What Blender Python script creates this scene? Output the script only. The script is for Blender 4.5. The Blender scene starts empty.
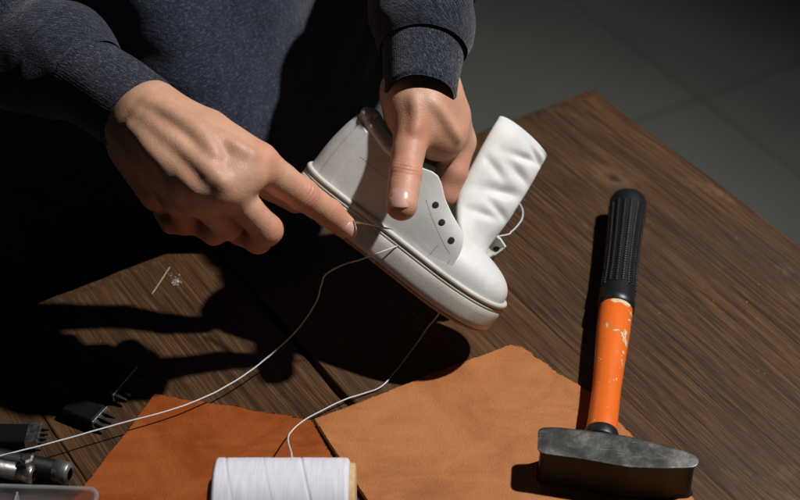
import bpy, math, random
import numpy as np
from mathutils import Vector, noise as mnoise
random.seed(7); rng = np.random.default_rng(7)
S = bpy.context.scene
C = S.collection
PI = math.pi

# ------------------------------------------------------------------ camera
TH = math.radians(39.6); F = 1569.0; D = 1.13
CAM = np.array([0, -D*math.cos(TH), D*math.sin(TH)])
RT = np.array([1., 0, 0]); UP = np.array([0, math.sin(TH), math.cos(TH)]); BK = np.array([0, -math.cos(TH), math.sin(TH)])
def W(px, py, z=0.0):
    """the point of the room seen at photo position px, py that lies z metres above the table top"""
    d = RT*(px-400) - UP*(py-250) - BK*F
    return CAM + d*((z-CAM[2])/d[2])
def V(r, u, b): return r*RT + u*UP + b*BK
def nrm(v): v = np.asarray(v, float); return v/np.linalg.norm(v)

# ------------------------------------------------------------------ object helpers
def mesh(name, verts, faces, m=None, parent=None, smooth=True, uv=None, loc=None, attr=None):
    me = bpy.data.meshes.new(name)
    verts = [tuple(map(float, v)) for v in verts]
    me.from_pydata(verts, [], [tuple(int(i) for i in f) for f in faces])
    me.update()
    if uv is not None:
        l = me.uv_layers.new(name='UVMap')
        vi = np.zeros(len(me.loops), dtype=np.int32); me.loops.foreach_get('vertex_index', vi)
        l.data.foreach_set('uv', np.asarray(uv, dtype=np.float32)[vi].ravel())
    if attr is not None:
        for k, a in attr.items():
            at = me.attributes.new(k, 'FLOAT', 'POINT'); at.data.foreach_set('value', np.asarray(a, dtype=np.float32))
    if smooth: me.polygons.foreach_set('use_smooth', [True]*len(me.polygons))
    o = bpy.data.objects.new(name, me); C.objects.link(o)
    if m: me.materials.append(m)
    if parent: o.parent = parent
    if loc is not None: o.location = loc
    return o
def tag(o, label=None, cat=None, group=None, kind=None):
    if label: o['label'] = label
    if cat: o['category'] = cat
    if group: o['group'] = group
    if kind: o['kind'] = kind
    return o
def empty(name, loc, label, cat, group=None, rz=0):
    o = bpy.data.objects.new(name, None); C.objects.link(o); o.empty_display_size = .02
    o.location = tuple(map(float, loc)); o.rotation_euler = (0, 0, rz)
    return tag(o, label, cat, group)
def to_parent(o, par):                       # geometry was written in world coordinates: hang it under par unchanged
    o.parent = par; bpy.context.view_layer.update(); o.matrix_parent_inverse = par.matrix_world.inverted(); return o
class MB:
    def __init__(s): s.v = []; s.f = []; s.uv = []
    def add(s, v, f, uv=None):
        b = len(s.v); s.v += [tuple(map(float, p)) for p in v]; s.f += [tuple(int(i)+b for i in q) for q in f]
        s.uv += [tuple(map(float, p)) for p in uv] if uv is not None else [(float(p[0]), float(p[1])) for p in v]
        return s
    def build(s, name, m, parent=None, smooth=True, world=False, **k):
        o = mesh(name, s.v, s.f, m, None if world else parent, smooth, s.uv, **k)
        if world and parent: to_parent(o, parent)
        return o
def grid_faces(n, m, cu=False, cv=False):
    f = []
    for i in range(n if cu else n-1):
        for j in range(m if cv else m-1):
            a = i*m+j; b = ((i+1) % n)*m+j; c = ((i+1) % n)*m+(j+1) % m; d = i*m+(j+1) % m
            f.append((a, b, c, d))
    return f
def frames(P):
    P = np.asarray(P, float); T = np.gradient(P, axis=0); T /= np.linalg.norm(T, axis=1)[:, None]+1e-12
    a = np.array([0, 0, 1.]) if abs(T[0][2]) < .9 else np.array([1., 0, 0])
    N = [nrm(np.cross(T[0], a))]
    for i in range(1, len(P)):
        n = N[-1]-T[i]*(N[-1] @ T[i]); N.append(nrm(n))
    N = np.array(N); return T, N, np.cross(T, N)
def spline(P, n):
    P = np.asarray(P, float); m = len(P); out = []
    Q = np.vstack([2*P[0]-P[1], P, 2*P[-1]-P[-2]])
    for t in np.linspace(0, m-1, n):
        i = min(int(t), m-2); u = t-i; a, b, c, d = Q[i], Q[i+1], Q[i+2], Q[i+3]
        out.append(.5*((2*b)+(-a+c)*u+(2*a-5*b+4*c-d)*u*u+(-a+3*b-3*c+d)*u**3))
    return np.array(out)
def tube(P, r, nc=10, caps=True, wob=None):
    P = np.asarray(P, float); n = len(P); T, N, B = frames(P)
    r = np.broadcast_to(np.asarray(r, float), (n,)); v = []; uv = []
    L = np.concatenate([[0], np.cumsum(np.linalg.norm(np.diff(P, axis=0), axis=1))])
    for i in range(n):
        for j in range(nc):
            a = 2*PI*j/nc; rr = r[i]*(1 if wob is None else wob(i, a))
            v.append(P[i]+rr*(math.cos(a)*N[i]+math.sin(a)*B[i])); uv.append((L[i], a/(2*PI)))
    f = grid_faces(n, nc, False, True)
    if caps:
        f.append(tuple(range(nc))[::-1]); f.append(tuple((n-1)*nc+j for j in range(nc)))
    return v, f, uv
def box(c, sx, sy, sz, ax=None, bev=0.0):
    """box with chamfered edges: c centre, half sizes, ax 3 axes"""
    ax = np.eye(3) if ax is None else np.asarray(ax, float); c = np.asarray(c, float); h = [sx, sy, sz]
    b = min(bev, min(h)*.9)
    if b <= 0:
        v = [c+ax[0]*sx*i+ax[1]*sy*j+ax[2]*sz*k for i in (-1, 1) for j in (-1, 1) for k in (-1, 1)]
        return v, [(0, 1, 3, 2), (4, 6, 7, 5), (0, 4, 5, 1), (2, 3, 7, 6), (0, 2, 6, 4), (1, 5, 7, 3)]
    v = []; idx = {}
    for i in (-1, 1):
        for j in (-1, 1):
            for k in (-1, 1):
                for a in range(3):
                    s = [(h[q] if q == a else h[q]-b)*(i, j, k)[q] for q in range(3)]
                    idx[(i, j, k, a)] = len(v); v.append(c+ax[0]*s[0]+ax[1]*s[1]+ax[2]*s[2])
    f = []
    for a in range(3):
        p, q = [x for x in range(3) if x != a]
        for s in (-1, 1):
            l = []
            for (u, w) in ((-1, -1), (1, -1), (1, 1), (-1, 1)):
                t = [0, 0, 0]; t[a] = s; t[p] = u; t[q] = w; l.append(idx[(*t, a)])
            f.append(l)
            for (u) in (-1, 1):            # edge strips between face a (sign s) and face p (sign u)
                if a < p or True:
                    for (bb, oth) in ((p, q), (q, p)):
                        if a < bb:
                            l = []
                            for (w, fa) in ((-1, a), (1, a), (1, bb), (-1, bb)):
                                t = [0, 0, 0]; t[a] = s; t[bb] = u; t[oth] = w; l.append(idx[(*t, fa)])
                            f.append(l)
    for i in (-1, 1):
        for j in (-1, 1):
            for k in (-1, 1): f.append([idx[(i, j, k, a)] for a in range(3)])
    return v, f
def fixn(o):
    import bmesh
    bm = bmesh.new(); bm.from_mesh(o.data); bmesh.ops.recalc_face_normals(bm, faces=bm.faces); bm.to_mesh(o.data); bm.free(); return o
def nz(p, s, seed=0): return mnoise.noise(Vector((float(p[0])*s+seed*17.3, float(p[1])*s+seed*5.1, float(p[2])*s-seed*9.7)))
def sm(a, b, x): t = min(1, max(0, (x-a)/(b-a))); return t*t*(3-2*t)

# ------------------------------------------------------------------ materials
class NT:
    def __init__(s, name):
        s.m = bpy.data.materials.new(name); s.m.use_nodes = True; s.t = s.m.node_tree; s.n = s.t.nodes; s.l = s.t.links
        s.b = s.n['Principled BSDF']; s.out = s.n['Material Output']
    def new(s, typ, **k):
        n = s.n.new(typ)
        for a, v in k.items(): setattr(n, a, v)
        return n
    def put(s, sock, v):
        if hasattr(v, 'is_linked') or isinstance(v, bpy.types.NodeSocket): s.l.new(v, sock)
        elif isinstance(v, (tuple, list)) and len(v) == 3 and sock.type == 'RGBA': sock.default_value = (*v, 1)
        else: sock.default_value = v
    def co(s, kind='Object', scale=(1, 1, 1), rot=(0, 0, 0), loc=(0, 0, 0)):
        c = s.new('ShaderNodeTexCoord'); mp = s.new('ShaderNodeMapping')
        s.l.new(c.outputs[kind], mp.inputs[0]); mp.inputs['Scale'].default_value = scale; mp.inputs['Rotation'].default_value = rot
        mp.inputs['Location'].default_value = loc; return mp.outputs[0]
    def noise(s, vec, scale, detail=4, rough=.55, dist=0):
        n = s.new('ShaderNodeTexNoise'); s.put(n.inputs['Vector'], vec); n.inputs['Scale'].default_value = scale
        n.inputs['Detail'].default_value = detail; n.inputs['Roughness'].default_value = rough; n.inputs['Distortion'].default_value = dist; return n.outputs['Fac']
    def vor(s, vec, scale, feature='F1', out='Distance', rand=1):
        n = s.new('ShaderNodeTexVoronoi', feature=feature); s.put(n.inputs['Vector'], vec); n.inputs['Scale'].default_value = scale
        n.inputs['Randomness'].default_value = rand; return n.outputs[out]
    def ramp(s, fac, stops):
        n = s.new('ShaderNodeValToRGB'); s.put(n.inputs[0], fac); e = n.color_ramp.elements
        while len(e) < len(stops): e.new(.5)
        for i, (p, c) in enumerate(stops):
            e[i].position = p; e[i].color = (*c, 1) if isinstance(c, tuple) else (c, c, c, 1)
        return n.outputs[0]
    def mix(s, fac, a, b, typ='MIX'):
        n = s.new('ShaderNodeMix', data_type='RGBA', blend_type=typ); s.put(n.inputs[0], fac); s.put(n.inputs[6], a); s.put(n.inputs[7], b); return n.outputs[2]
    def math(s, op, a, b=0.0, c=None):
        n = s.new('ShaderNodeMath', operation=op); s.put(n.inputs[0], a); s.put(n.inputs[1], b)
        if c is not None: s.put(n.inputs[2], c)
        return n.outputs[0]
    def bump(s, h, st=.3, dist=.001, nor=None):
        n = s.new('ShaderNodeBump'); s.put(n.inputs['Height'], h); n.inputs['Strength'].default_value = st; n.inputs['Distance'].default_value = dist
        if nor is not None: s.l.new(nor, n.inputs['Normal'])
        return n.outputs[0]
    def set(s, **k):
        names = {'col': 'Base Color', 'rough': 'Roughness', 'metal': 'Metallic', 'nor': 'Normal', 'sss': 'Subsurface Weight', 'sssr': 'Subsurface Radius',
                 'ssss': 'Subsurface Scale', 'coat': 'Coat Weight', 'coatr': 'Coat Roughness', 'spec': 'Specular IOR Level', 'trans': 'Transmission Weight',
                 'sheen': 'Sheen Weight', 'sheenr': 'Sheen Roughness', 'sheent': 'Sheen Tint', 'alpha': 'Alpha', 'ior': 'IOR'}
        for a, v in k.items(): s.put(s.b.inputs[names[a]], v)
        return s.m

def m_wood(name='stained_wood'):
    n = NT(name); vec = n.co('Object')
    at = n.new('ShaderNodeAttribute', attribute_name='plank').outputs['Fac']
    off = n.new('ShaderNodeCombineXYZ'); n.put(off.inputs[0], n.math('MULTIPLY', at, 7.3)); n.put(off.inputs[1], n.math('MULTIPLY', at, 3.1)); n.put(off.inputs[2], n.math('MULTIPLY', at, 11.7))
    va = n.new('ShaderNodeVectorMath', operation='ADD'); n.put(va.inputs[0], vec); n.put(va.inputs[1], off.outputs[0]); vec = va.outputs[0]
    warp = n.new('ShaderNodeTexNoise'); n.put(warp.inputs['Vector'], vec); warp.inputs['Scale'].default_value = 3.2; warp.inputs['Detail'].default_value = 2
    wv = n.new('ShaderNodeVectorMath', operation='MULTIPLY'); n.put(wv.inputs[0], warp.outputs['Color']); wv.inputs[1].default_value = (0, .016, 0)
    wa = n.new('ShaderNodeVectorMath', operation='ADD'); n.put(wa.inputs[0], vec); n.put(wa.inputs[1], wv.outputs[0])
    def stretch(sx, sy):
        mp = n.new('ShaderNodeMapping'); n.put(mp.inputs[0], wa.outputs[0]); mp.inputs['Scale'].default_value = (sx, sy, sy); return mp.outputs[0]
    rings = n.noise(stretch(1.6, 48), 1.0, 5, .62, .15)
    fib = n.noise(stretch(16, 760), 1.0, 3, .7)
    fib2 = n.noise(stretch(9, 330), 1.0, 5, .72)
    blotch = n.noise(vec, 6.5, 4, .6)
    wear = n.noise(stretch(7, 16), 1.4, 5, .7, .6)
    c = n.ramp(rings, [(.25, (.033, .015, .006)), (.48, (.060, .027, .011)), (.62, (.090, .041, .016)), (.8, (.128, .064, .027))])
    c = n.mix(n.math('MULTIPLY', n.ramp(fib, [(.49, 0.), (.60, 1.)]), .62), c, (.175, .088, .038))
    c = n.mix(n.math('MULTIPLY', n.ramp(fib2, [(.40, 1.), (.49, 0.)]), .72), c, (.012, .007, .004))
    c = n.mix(n.math('MULTIPLY', n.ramp(blotch, [(.4, 0.), (.66, 1.)]), .45), c, (.026, .016, .009))
    c = n.mix(n.math('MULTIPLY', n.ramp(wear, [(.62, 0.), (.74, 1.)]), .5), c, (.20, .12, .06))
    c = n.mix(n.math('MULTIPLY', at, .3), c, (.095, .047, .021))
    for (kx, ky, kr) in KNOTS:
        mp = n.new('ShaderNodeMapping'); n.put(mp.inputs[0], n.co('Object')); mp.inputs['Location'].default_value = (-kx*1.0, -ky*2.3, 0); mp.inputs['Scale'].default_value = (1.0, 2.3, 1)
        ad = n.new('ShaderNodeVectorMath', operation='ADD'); n.put(ad.inputs[0], mp.outputs[0]); nn = n.new('ShaderNodeTexNoise'); nn.inputs['Scale'].default_value = 45; nn.inputs['Detail'].default_value = 4
        n.put(nn.inputs['Vector'], n.co('Object')); sc_ = n.new('ShaderNodeVectorMath', operation='MULTIPLY_ADD'); n.put(sc_.inputs[0], nn.outputs['Color']); sc_.inputs[1].default_value = (.035, .035, 0); sc_.inputs[2].default_value = (-.0175, -.0175, 0)
        n.put(ad.inputs[1], sc_.outputs[0]); ln_ = n.new('ShaderNodeVectorMath', operation='LENGTH'); n.put(ln_.inputs[0], ad.outputs[0]); dd = n.math('DIVIDE', ln_.outputs['Value'], kr)
        c = n.mix(n.math('MULTIPLY', n.ramp(dd, [(.45, 1.), (1., 0.)]), .38), c, (.20, .12, .055)); c = n.mix(n.math('MULTIPLY', n.ramp(dd, [(.18, 1.), (.42, 0.)]), .85), c, (.022, .012, .007))
    sv = n.noise(n.co('Object', (8, 160, 1), (0, 0, .9)), 1.0, 2, .5, .8); sm_ = n.noise(n.co('Object'), 9, 3)
    c = n.mix(n.math('MULTIPLY', n.math('MULTIPLY', n.ramp(sv, [(.72, 0.), (.76, 1.)]), n.ramp(sm_, [(.5, 0.), (.6, 1.)])), .5), c, (.22, .16, .10))
    h = n.math('ADD', n.math('MULTIPLY', fib, .6), n.math('MULTIPLY', fib2, .7))
    b = n.bump(h, .75, .0010)
    b = n.bump(rings, .25, .002, b)
    r = n.ramp(n.math('ADD', n.math('MULTIPLY', blotch, .6), n.math('MULTIPLY', fib2, .4)), [(.3, .40), (.7, .62)])
    return n.set(col=c, rough=r, nor=b, spec=.35)
def m_leather(name, c0, c1, c2, rough=.5):
    n = NT(name); v = n.co('Object')
    a = n.noise(v, 22, 5, .65, .8); f = n.noise(v, 420, 3, .6); l = n.vor(n.noise_vec(v) if False else v, 900)
    st = n.noise(n.co('Object', (1, 4.2, 1), (0, 0, .5)), 13, 5, .7, 1.6)
    c = n.ramp(a, [(.28, c0), (.5, c1), (.75, c2)])
    c = n.mix(n.math('MULTIPLY', n.ramp(st, [(.5, 0.), (.64, 1.)]), .35), c, c2)
    c = n.mix(n.math('MULTIPLY', n.ramp(st, [(.36, 1.), (.43, 0.)]), .35), c, c0)
    c = n.mix(n.math('MULTIPLY', f, .25), c, c0)
    b = n.bump(l, .35, .0004); b = n.bump(f, .3, .0004, b); b = n.bump(a, .15, .003, b)
    return n.set(col=c, rough=n.ramp(a, [(.3, rough-.06), (.7, rough+.1)]), nor=b, spec=.4)
def m_white_leather():
    n = NT('white_leather'); v = n.co('Object')
    a = n.noise(v, 60, 4, .6); f = n.vor(v, 1500); w = n.noise(n.co('Object', (1, 1, 2)), 120, 4, .6, 1.0)
    c = n.ramp(a, [(.3, (.64, .645, .63)), (.6, (.72, .725, .715))])
    sm_ = n.noise(v, 28, 6, .75, .8); c = n.mix(n.math('MULTIPLY', n.ramp(sm_, [(.56, 0.), (.72, 1.)]), .35), c, (.47, .45, .41))
    cr = n.noise(n.co('Object', (1, 1, 1), (.5, .2, .8)), 240, 4, .65, 1.5)
    b = n.bump(f, .10, .0003); b = n.bump(cr, .06, .0004, b); b = n.bump(w, .12, .0006, b); b = n.bump(a, .18, .0012, b)
    return n.set(col=c, rough=.52, nor=b, spec=.32)
def m_sole():
    n = NT('midsole_rubber'); v = n.co('Object')
    a = n.noise(v, 45, 5, .6); f = n.noise(v, 700, 2); sc = n.noise(n.co('Object', (6, 40, 60)), 8, 4, .7)
    c = n.ramp(a, [(.3, (.50, .49, .44)), (.65, (.64, .63, .58))])
    c = n.mix(n.math('MULTIPLY', n.ramp(sc, [(.58, 0.), (.7, 1.)]), .3), c, (.36, .33, .28))
    return n.set(col=c, rough=.5, nor=n.bump(f, .25, .0003, n.bump(a, .2, .001)), spec=.4)
def m_gum():
    n = NT('gum_rubber'); v = n.co('Object'); a = n.noise(v, 80, 5, .6)
    return n.set(col=n.ramp(a, [(.3, (.34, .20, .11)), (.7, (.50, .36, .24))]), rough=.6, nor=n.bump(a, .3, .0008))
def m_lining():
    n = NT('shoe_lining'); v = n.co('Object'); a = n.noise(v, 500, 3)
    return n.set(col=n.ramp(a, [(.3, (.56, .58, .50)), (.7, (.66, .68, .60))]), rough=.75, nor=n.bump(a, .3, .0004))
def m_skin():
    n = NT('skin'); v = n.co('Object')
    a = n.noise(v, 38, 4, .6); b_ = n.noise(v, 160, 4, .65); p = n.vor(v, 950, 'F1'); ln = n.vor(v, 520, 'DISTANCE_TO_EDGE'); ln2 = n.noise(v, 900, 3, .6)
    red = n.new('ShaderNodeAttribute', attribute_name='redness').outputs['Fac']
    c = n.ramp(a, [(.3, (.50, .275, .178)), (.55, (.64, .375, .248)), (.75, (.71, .455, .32))])
    c = n.mix(n.math('MULTIPLY', b_, .35), c, (.46, .22, .14))
    c = n.mix(n.math('MULTIPLY', n.ramp(n.noise(v, 75, 5, .7), [(.45, 0.), (.7, 1.)]), .3), c, (.50, .20, .135))
    c = n.mix(n.math('MULTIPLY', red, .65), c, (.56, .21, .135))
    b = n.bump(n.ramp(ln, [(0., 0.), (.14, 1.)]), .16, .0004); b = n.bump(p, .12, .0003, b); b = n.bump(b_, .28, .0009, b); b = n.bump(ln2, .2, .0003, b)
    r = n.ramp(b_, [(.3, .42), (.7, .58)])
    return n.set(col=c, rough=r, nor=b, sss=.10, sssr=(1., .35, .2), ssss=.003, spec=.42)
def m_nail():
    n = NT('nail'); v = n.co('Object'); a = n.noise(v, 120, 2)
    return n.set(col=n.ramp(a, [(.3, (.56, .30, .24)), (.7, (.66, .40, .33))]), rough=.38, sss=.1, sssr=(1, .4, .3), ssss=.002, coat=.15, coatr=.3)
def m_cloth(name, dark, mid, light, su=60., sv=24., amt=.5, ang=0.):
    """heathered jersey: short light flecks running along the knit; uv in metres x turn"""
    n = NT(name); v = n.co('UV', (su, sv, 1), (0, 0, ang))
    w = n.noise(v, 1.0, 3, .6); fl = n.noise(n.co('UV', (su*2.2, sv*5.5, 1), (0, 0, ang), (3, 1, 0)), 1.0, 2, .5)
    o = n.co('Object'); big = n.noise(o, 18, 3, .5); fz = n.noise(o, 1100, 2, .6); fz2 = n.noise(o, 380, 3, .7)
    c = n.mix(n.ramp(w, [(.35, 0.), (.65, 1.)]), dark, mid)
    c = n.mix(n.math('MULTIPLY', n.ramp(fl, [(.53, 0.), (.66, 1.)]), amt), c, light)
    c = n.mix(n.math('MULTIPLY', n.ramp(fz, [(.48, 0.), (.70, 1.)]), amt*.8), c, light)
    c = n.mix(n.math('MULTIPLY', big, .3), c, dark)
    b = n.bump(fz, .7, .0006); b = n.bump(fz2, .7, .0014, b); b = n.bump(fl, .4, .0008, b)
    return n.set(col=c, rough=.95, nor=b, spec=.1, sheen=.25, sheenr=.5)
def m_steel(name, c0=(.10, .10, .10), c1=(.42, .41, .39), rough=.42, sc=70, metal=.85):
    n = NT(name); v = n.co('Object'); a = n.noise(v, sc, 6, .7, .6); f = n.noise(v, sc*6, 3, .7)
    c = n.ramp(a, [(.36, c0), (.5, tuple(.5*(x+y) for x, y in zip(c0, c1))), (.64, c1)])
    return n.set(col=c, rough=n.ramp(a, [(.35, rough+.18), (.65, rough-.06)]), metal=metal, nor=n.bump(f, .3, .0003, n.bump(a, .3, .0004)))
def m_orange():
    n = NT('orange_paint'); v = n.co('Object'); a = n.noise(v, 75, 5, .62, .5); g = n.noise(v, 30, 2); m2 = n.noise(v, 330, 3, .6)
    k = n.ramp(n.math('ADD', n.math('MULTIPLY', a, .78), n.math('MULTIPLY', g, .3)), [(.625, 0.), (.635, 1.)])
    k2 = n.ramp(m2, [(.70, 0.), (.71, 1.)]); k = n.math('MAXIMUM', k, k2)
    edge = n.ramp(n.math('ADD', n.math('MULTIPLY', a, .78), n.math('MULTIPLY', g, .3)), [(.605, 0.), (.625, 1.)])
    c = n.mix(n.noise(v, 25, 3), (.74, .125, .012), (.86, .18, .02)); c = n.mix(n.math('MULTIPLY', edge, .5), c, (.40, .09, .02)); c = n.mix(k, c, (.68, .55, .36))
    return n.set(col=c, rough=n.ramp(k, [(0, .34), (1, .75)]), nor=n.bump(n.math('SUBTRACT', 1.0, k), .6, .0005, n.bump(n.noise(v, 200, 3), .15, .0006)), coat=.15)
def m_plain(name, c, rough=.5, metal=0, nscale=200, var=.25, bump=.2, bd=.0005, **k):
    n = NT(name); v = n.co('Object'); a = n.noise(v, nscale, 4, .6)
    lo = tuple(x*(1-var) for x in c); hi = tuple(min(1, x*(1+var)) for x in c)
    return n.set(col=n.ramp(a, [(.3, lo), (.7, hi)]), rough=rough, metal=metal, nor=n.bump(a, bump, bd), **k)
def m_floor():
    n = NT('floor_slabs'); v = n.co('Object')
    a = n.noise(v, 1.6, 6, .6, .3); g = n.noise(v, 22, 5, .65); f = n.noise(v, 180, 3)
    br = n.new('ShaderNodeTexBrick', offset=0.0); n.put(br.inputs['Vector'], v)
    br.inputs['Scale'].default_value = 1; br.inputs['Mortar Size'].default_value = .004; br.inputs['Mortar Smooth'].default_value = .4
    br.inputs['Brick Width'].default_value = .62; br.inputs['Row Height'].default_value = .62
    c = n.ramp(a, [(.3, (.14, .148, .138)), (.7, (.205, .213, .198))])
    c = n.mix(n.math('MULTIPLY', g, .35), c, (.13, .13, .12)); c = n.mix(n.math('MULTIPLY', br.outputs['Fac'], .5), c, (.06, .06, .055))
    return n.set(col=c, rough=.7, nor=n.bump(n.math('SUBTRACT', n.math('MULTIPLY', f, .2), br.outputs['Fac']), .6, .002), spec=.3)
def m_thread(name='white_thread', c=(.74, .74, .78)):
    n = NT(name); v = n.co('Object'); a = n.noise(v, 900, 3, .6)
    return n.set(col=n.ramp(a, [(.3, tuple(x*.85 for x in c)), (.7, c)]), rough=.7, nor=n.bump(a, .5, .0004), sss=.05, ssss=.001)
def m_spool():
    n = NT('wound_thread'); uv = n.co('UV')
    sp = n.new('ShaderNodeSeparateXYZ'); n.put(sp.inputs[0], uv)
    o = n.co('Object')
    # fine cross-winding lines: x in metres along the spool, y in turns
    l1 = n.math('SINE', n.math('ADD', n.math('MULTIPLY', sp.outputs[0], 2*PI/.0007), n.math('MULTIPLY', sp.outputs[1], 2*PI*3)))
    l2 = n.math('SINE', n.math('SUBTRACT', n.math('MULTIPLY', sp.outputs[0], 2*PI/.0011), n.math('MULTIPLY', sp.outputs[1], 2*PI*5)))
    a = n.noise(o, 60, 4, .6); b2 = n.noise(n.co('UV', (900, 8, 1)), 1, 3)
    c = n.ramp(b2, [(.3, (.68, .68, .76)), (.65, (.80, .80, .88))]); 
    at = n.new('ShaderNodeAttribute', attribute_name='seam').outputs['Fac']
    c = n.mix(n.math('MULTIPLY', at, .45), c, (.30, .30, .36))
    h = n.math('ADD', n.math('MULTIPLY', l1, .5), n.math('ADD', n.math('MULTIPLY', l2, .3), n.math('MULTIPLY', b2, 1.4)))
    return n.set(col=c, rough=.62, nor=n.bump(h, .28, .00025, n.bump(a, .12, .001)), spec=.3)
def m_plastic():
    n = NT('frosted_plastic'); v = n.co('Object'); a = n.noise(v, 300, 3)
    return n.set(col=(.72, .74, .80), rough=.28, trans=.75, ior=1.3, nor=n.bump(a, .15, .0005), alpha=.8)

def m_forged():
    n = NT('forged_steel'); v = n.co('Object'); a = n.noise(v, 42, 7, .72, .3); f = n.noise(v, 260, 5, .7); sc = n.noise(n.co('Object', (30, 260, 60), (0, 0, -.25)), 3, 4, .6)
    c = n.ramp(a, [(.36, (.018, .018, .018)), (.48, (.060, .060, .057)), (.56, (.14, .138, .13)), (.66, (.34, .33, .31))])
    c = n.mix(n.math('MULTIPLY', n.ramp(sc, [(.60, 0.), (.68, 1.)]), .5), c, (.34, .33, .31)); c = n.mix(n.math('MULTIPLY', f, .5), c, (.02, .02, .02))
    return n.set(col=c, rough=n.ramp(a, [(.35, .6), (.7, .36)]), metal=.4, nor=n.bump(f, .35, .0004, n.bump(a, .5, .001)))
KNOTS = [(.105, -.062, .030), (.17, -.275, .018)]
M = dict(wood=m_wood(), tan=m_leather('tan_leather', (.31, .112, .038), (.43, .157, .047), (.51, .212, .074)),
         brown=m_leather('brown_leather', (.20, .042, .008), (.30, .070, .013), (.40, .115, .026), .36),
         flesh=m_plain('leather_flesh_side', (.44, .25, .12), .9, nscale=400, bump=.6, bd=.001),
         white=m_white_leather(), sole=m_sole(), gum=m_gum(), lining=m_lining(), skin=m_skin(), nail=m_nail(),
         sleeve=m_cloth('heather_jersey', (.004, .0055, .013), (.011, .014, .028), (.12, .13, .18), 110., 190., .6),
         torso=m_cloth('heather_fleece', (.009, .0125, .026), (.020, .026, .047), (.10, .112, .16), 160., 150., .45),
         denim=m_cloth('dark_denim', (.003, .0035, .007), (.005, .006, .011), (.018, .02, .035), 140., 140., .4),
         steel=m_steel('worn_steel'), forged=m_forged(), shaded_steel=m_plain('shade_black_steel', (.010, .010, .010), .5, nscale=90, var=.6, bump=.4, bd=.0008), bright=m_steel('bright_steel', (.45, .45, .44), (.7, .69, .66), .25, 200, 1.),
         black=m_plain('black_oxide', (.004, .004, .004), .55, .0, bump=.3, spec=.2), gunmetal=m_plain('dark_gunmetal', (.02, .02, .021), .45, .4, bump=.3), rubber=m_plain('black_rubber', (.009, .009, .010), .40, bump=.25),
         orange=m_orange(), thread=m_thread(), stitch=m_plain('grey_stitch_thread', (.16, .15, .14), .8), hole_shade=m_plain('eyelet_hole_shade', (.02, .018, .016), .8),
         spool=m_spool(), beech=m_plain('beech_wood', (.62, .42, .23), .6), floor=m_floor(), plastic=m_plastic(), dust=m_plain('white_lint', (.6, .58, .55), .9),
         darkhole=m_plain('dark_padding', (.05, .04, .035), .9))

# ------------------------------------------------------------------ floor and table
fl = mesh('floor', [(-6, -6, 0), (6, -6, 0), (6, 8, 0), (-6, 8, 0)], [(0, 1, 2, 3)], M['floor'], smooth=False)
tag(fl, 'dark grey floor of large square slabs under the table', kind='structure')
FZ = -.75
T0 = W(592, 88); pd = W(800, 245)-T0; qd = W(0, 318)-T0
pa = math.atan2(pd[1], pd[0]); qa = math.atan2(qd[1], qd[0]) % (2*PI); qa_ = qa-3*PI/2 if False else qa
print('edge angles', math.degrees(pa), math.degrees(qa))
base = (pa + (qa+PI/2-2*PI))/2
P_ = np.array([math.cos(base), math.sin(base), 0]); Q_ = np.array([math.sin(base), -math.cos(base), 0])
def tq(px, py): w = W(px, py)-T0; return w @ P_, w @ Q_
print('gap', tq(277, 320), tq(345, 399), 'joint', tq(520, 300), 'person edge', tq(215, 245), tq(0, 318))
# joint of the floor slabs: place the grid so that a crossing sits where the photo shows it
fx = W(700, 98, FZ); fa = W(800, 177, FZ)-W(616, 36, FZ); fl.rotation_euler = (0, 0, math.atan2(fa[1], fa[0])); fl.location = (float(fx[0]), float(fx[1]), FZ)

table = empty('wooden_table', (T0[0], T0[1], 0), 'dark stained wooden plank table with one open gap between its boards', 'table', rz=base)
# local frame: x along the planks (P_), y towards the left is -Q_ ... Q_ is 90 degrees clockwise of P_
def loc_t(w): d = np.asarray(w)-T0; return np.array([d @ P_, -(d @ Q_), d[2]])
g1 = tq(310, 358)[1]; g2 = tq(520, 300)[1]
bounds = [0, g2, g1, g1+.17, g1+.35, g1+.53]
v = []; f = []; at = []
for k in range(len(bounds)-1):
    y0, y1 = bounds[k], bounds[k+1]
    ga = .0022 if abs(bounds[k]-g1) < 1e-6 else .00006; gb = .0022 if abs(bounds[k+1]-g1) < 1e-6 else .00006
    if k == 0: ga = 0
    y0 += ga; y1 -= gb; nx, ny = 150, 14; L = 1.5; b = len(v); wv = (k*37 % 10)/10.
    prof = [(0, -.034), (0, -.0016), (.0004, -.0005), (.0014, 0)]; ka = .15 if abs(bounds[k]-g2) < 1e-6 else 1; kb = .15 if abs(bounds[k+1]-g2) < 1e-6 else 1; ys = [(y0+a*ka, z*(ka if z > -.01 else 1)) for a, z in prof]+[(y0+(y1-y0)*t, 0) for t in np.linspace(.03, .97, ny)]+[(y1-a*kb, z*(kb if z > -.01 else 1)) for a, z in prof[::-1]]
    for i in range(nx):
        x = L*(i/(nx-1))
        for j, (y, z) in enumerate(ys):
            xe = x+(.0016*nz((0, y, k), 60) if i == 0 else 0)
            e = 0.0
            if i == 0 and z > -.01: z = min(z, -.0014)
            edge = 1 if (j < 4 or j >= len(ys)-4) else 0
            kk_ = (ka if j < 4 else kb); dy = kk_*edge*(.0009*nz((x, y, 3), 45, k)+.0004*nz((x, y, 5), 160, k))
            v.append((xe, -(y+dy), z+(.0003*nz((x, y, 1), 30))*(z > -.002))); at.append(wv)
    m = len(ys)
    f += [(b+q[3], b+q[2], b+q[1], b+q[0]) for q in [tuple(x_) for x_ in grid_faces(nx, m, False, True)]]
    f.append(tuple(b+j for j in range(m))); f.append(tuple(b+(nx-1)*m+j for j in range(m))[::-1])
tt = mesh('tabletop', v, f, M['wood'], table, True, attr={'plank': at}); fixn(tt)
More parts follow.
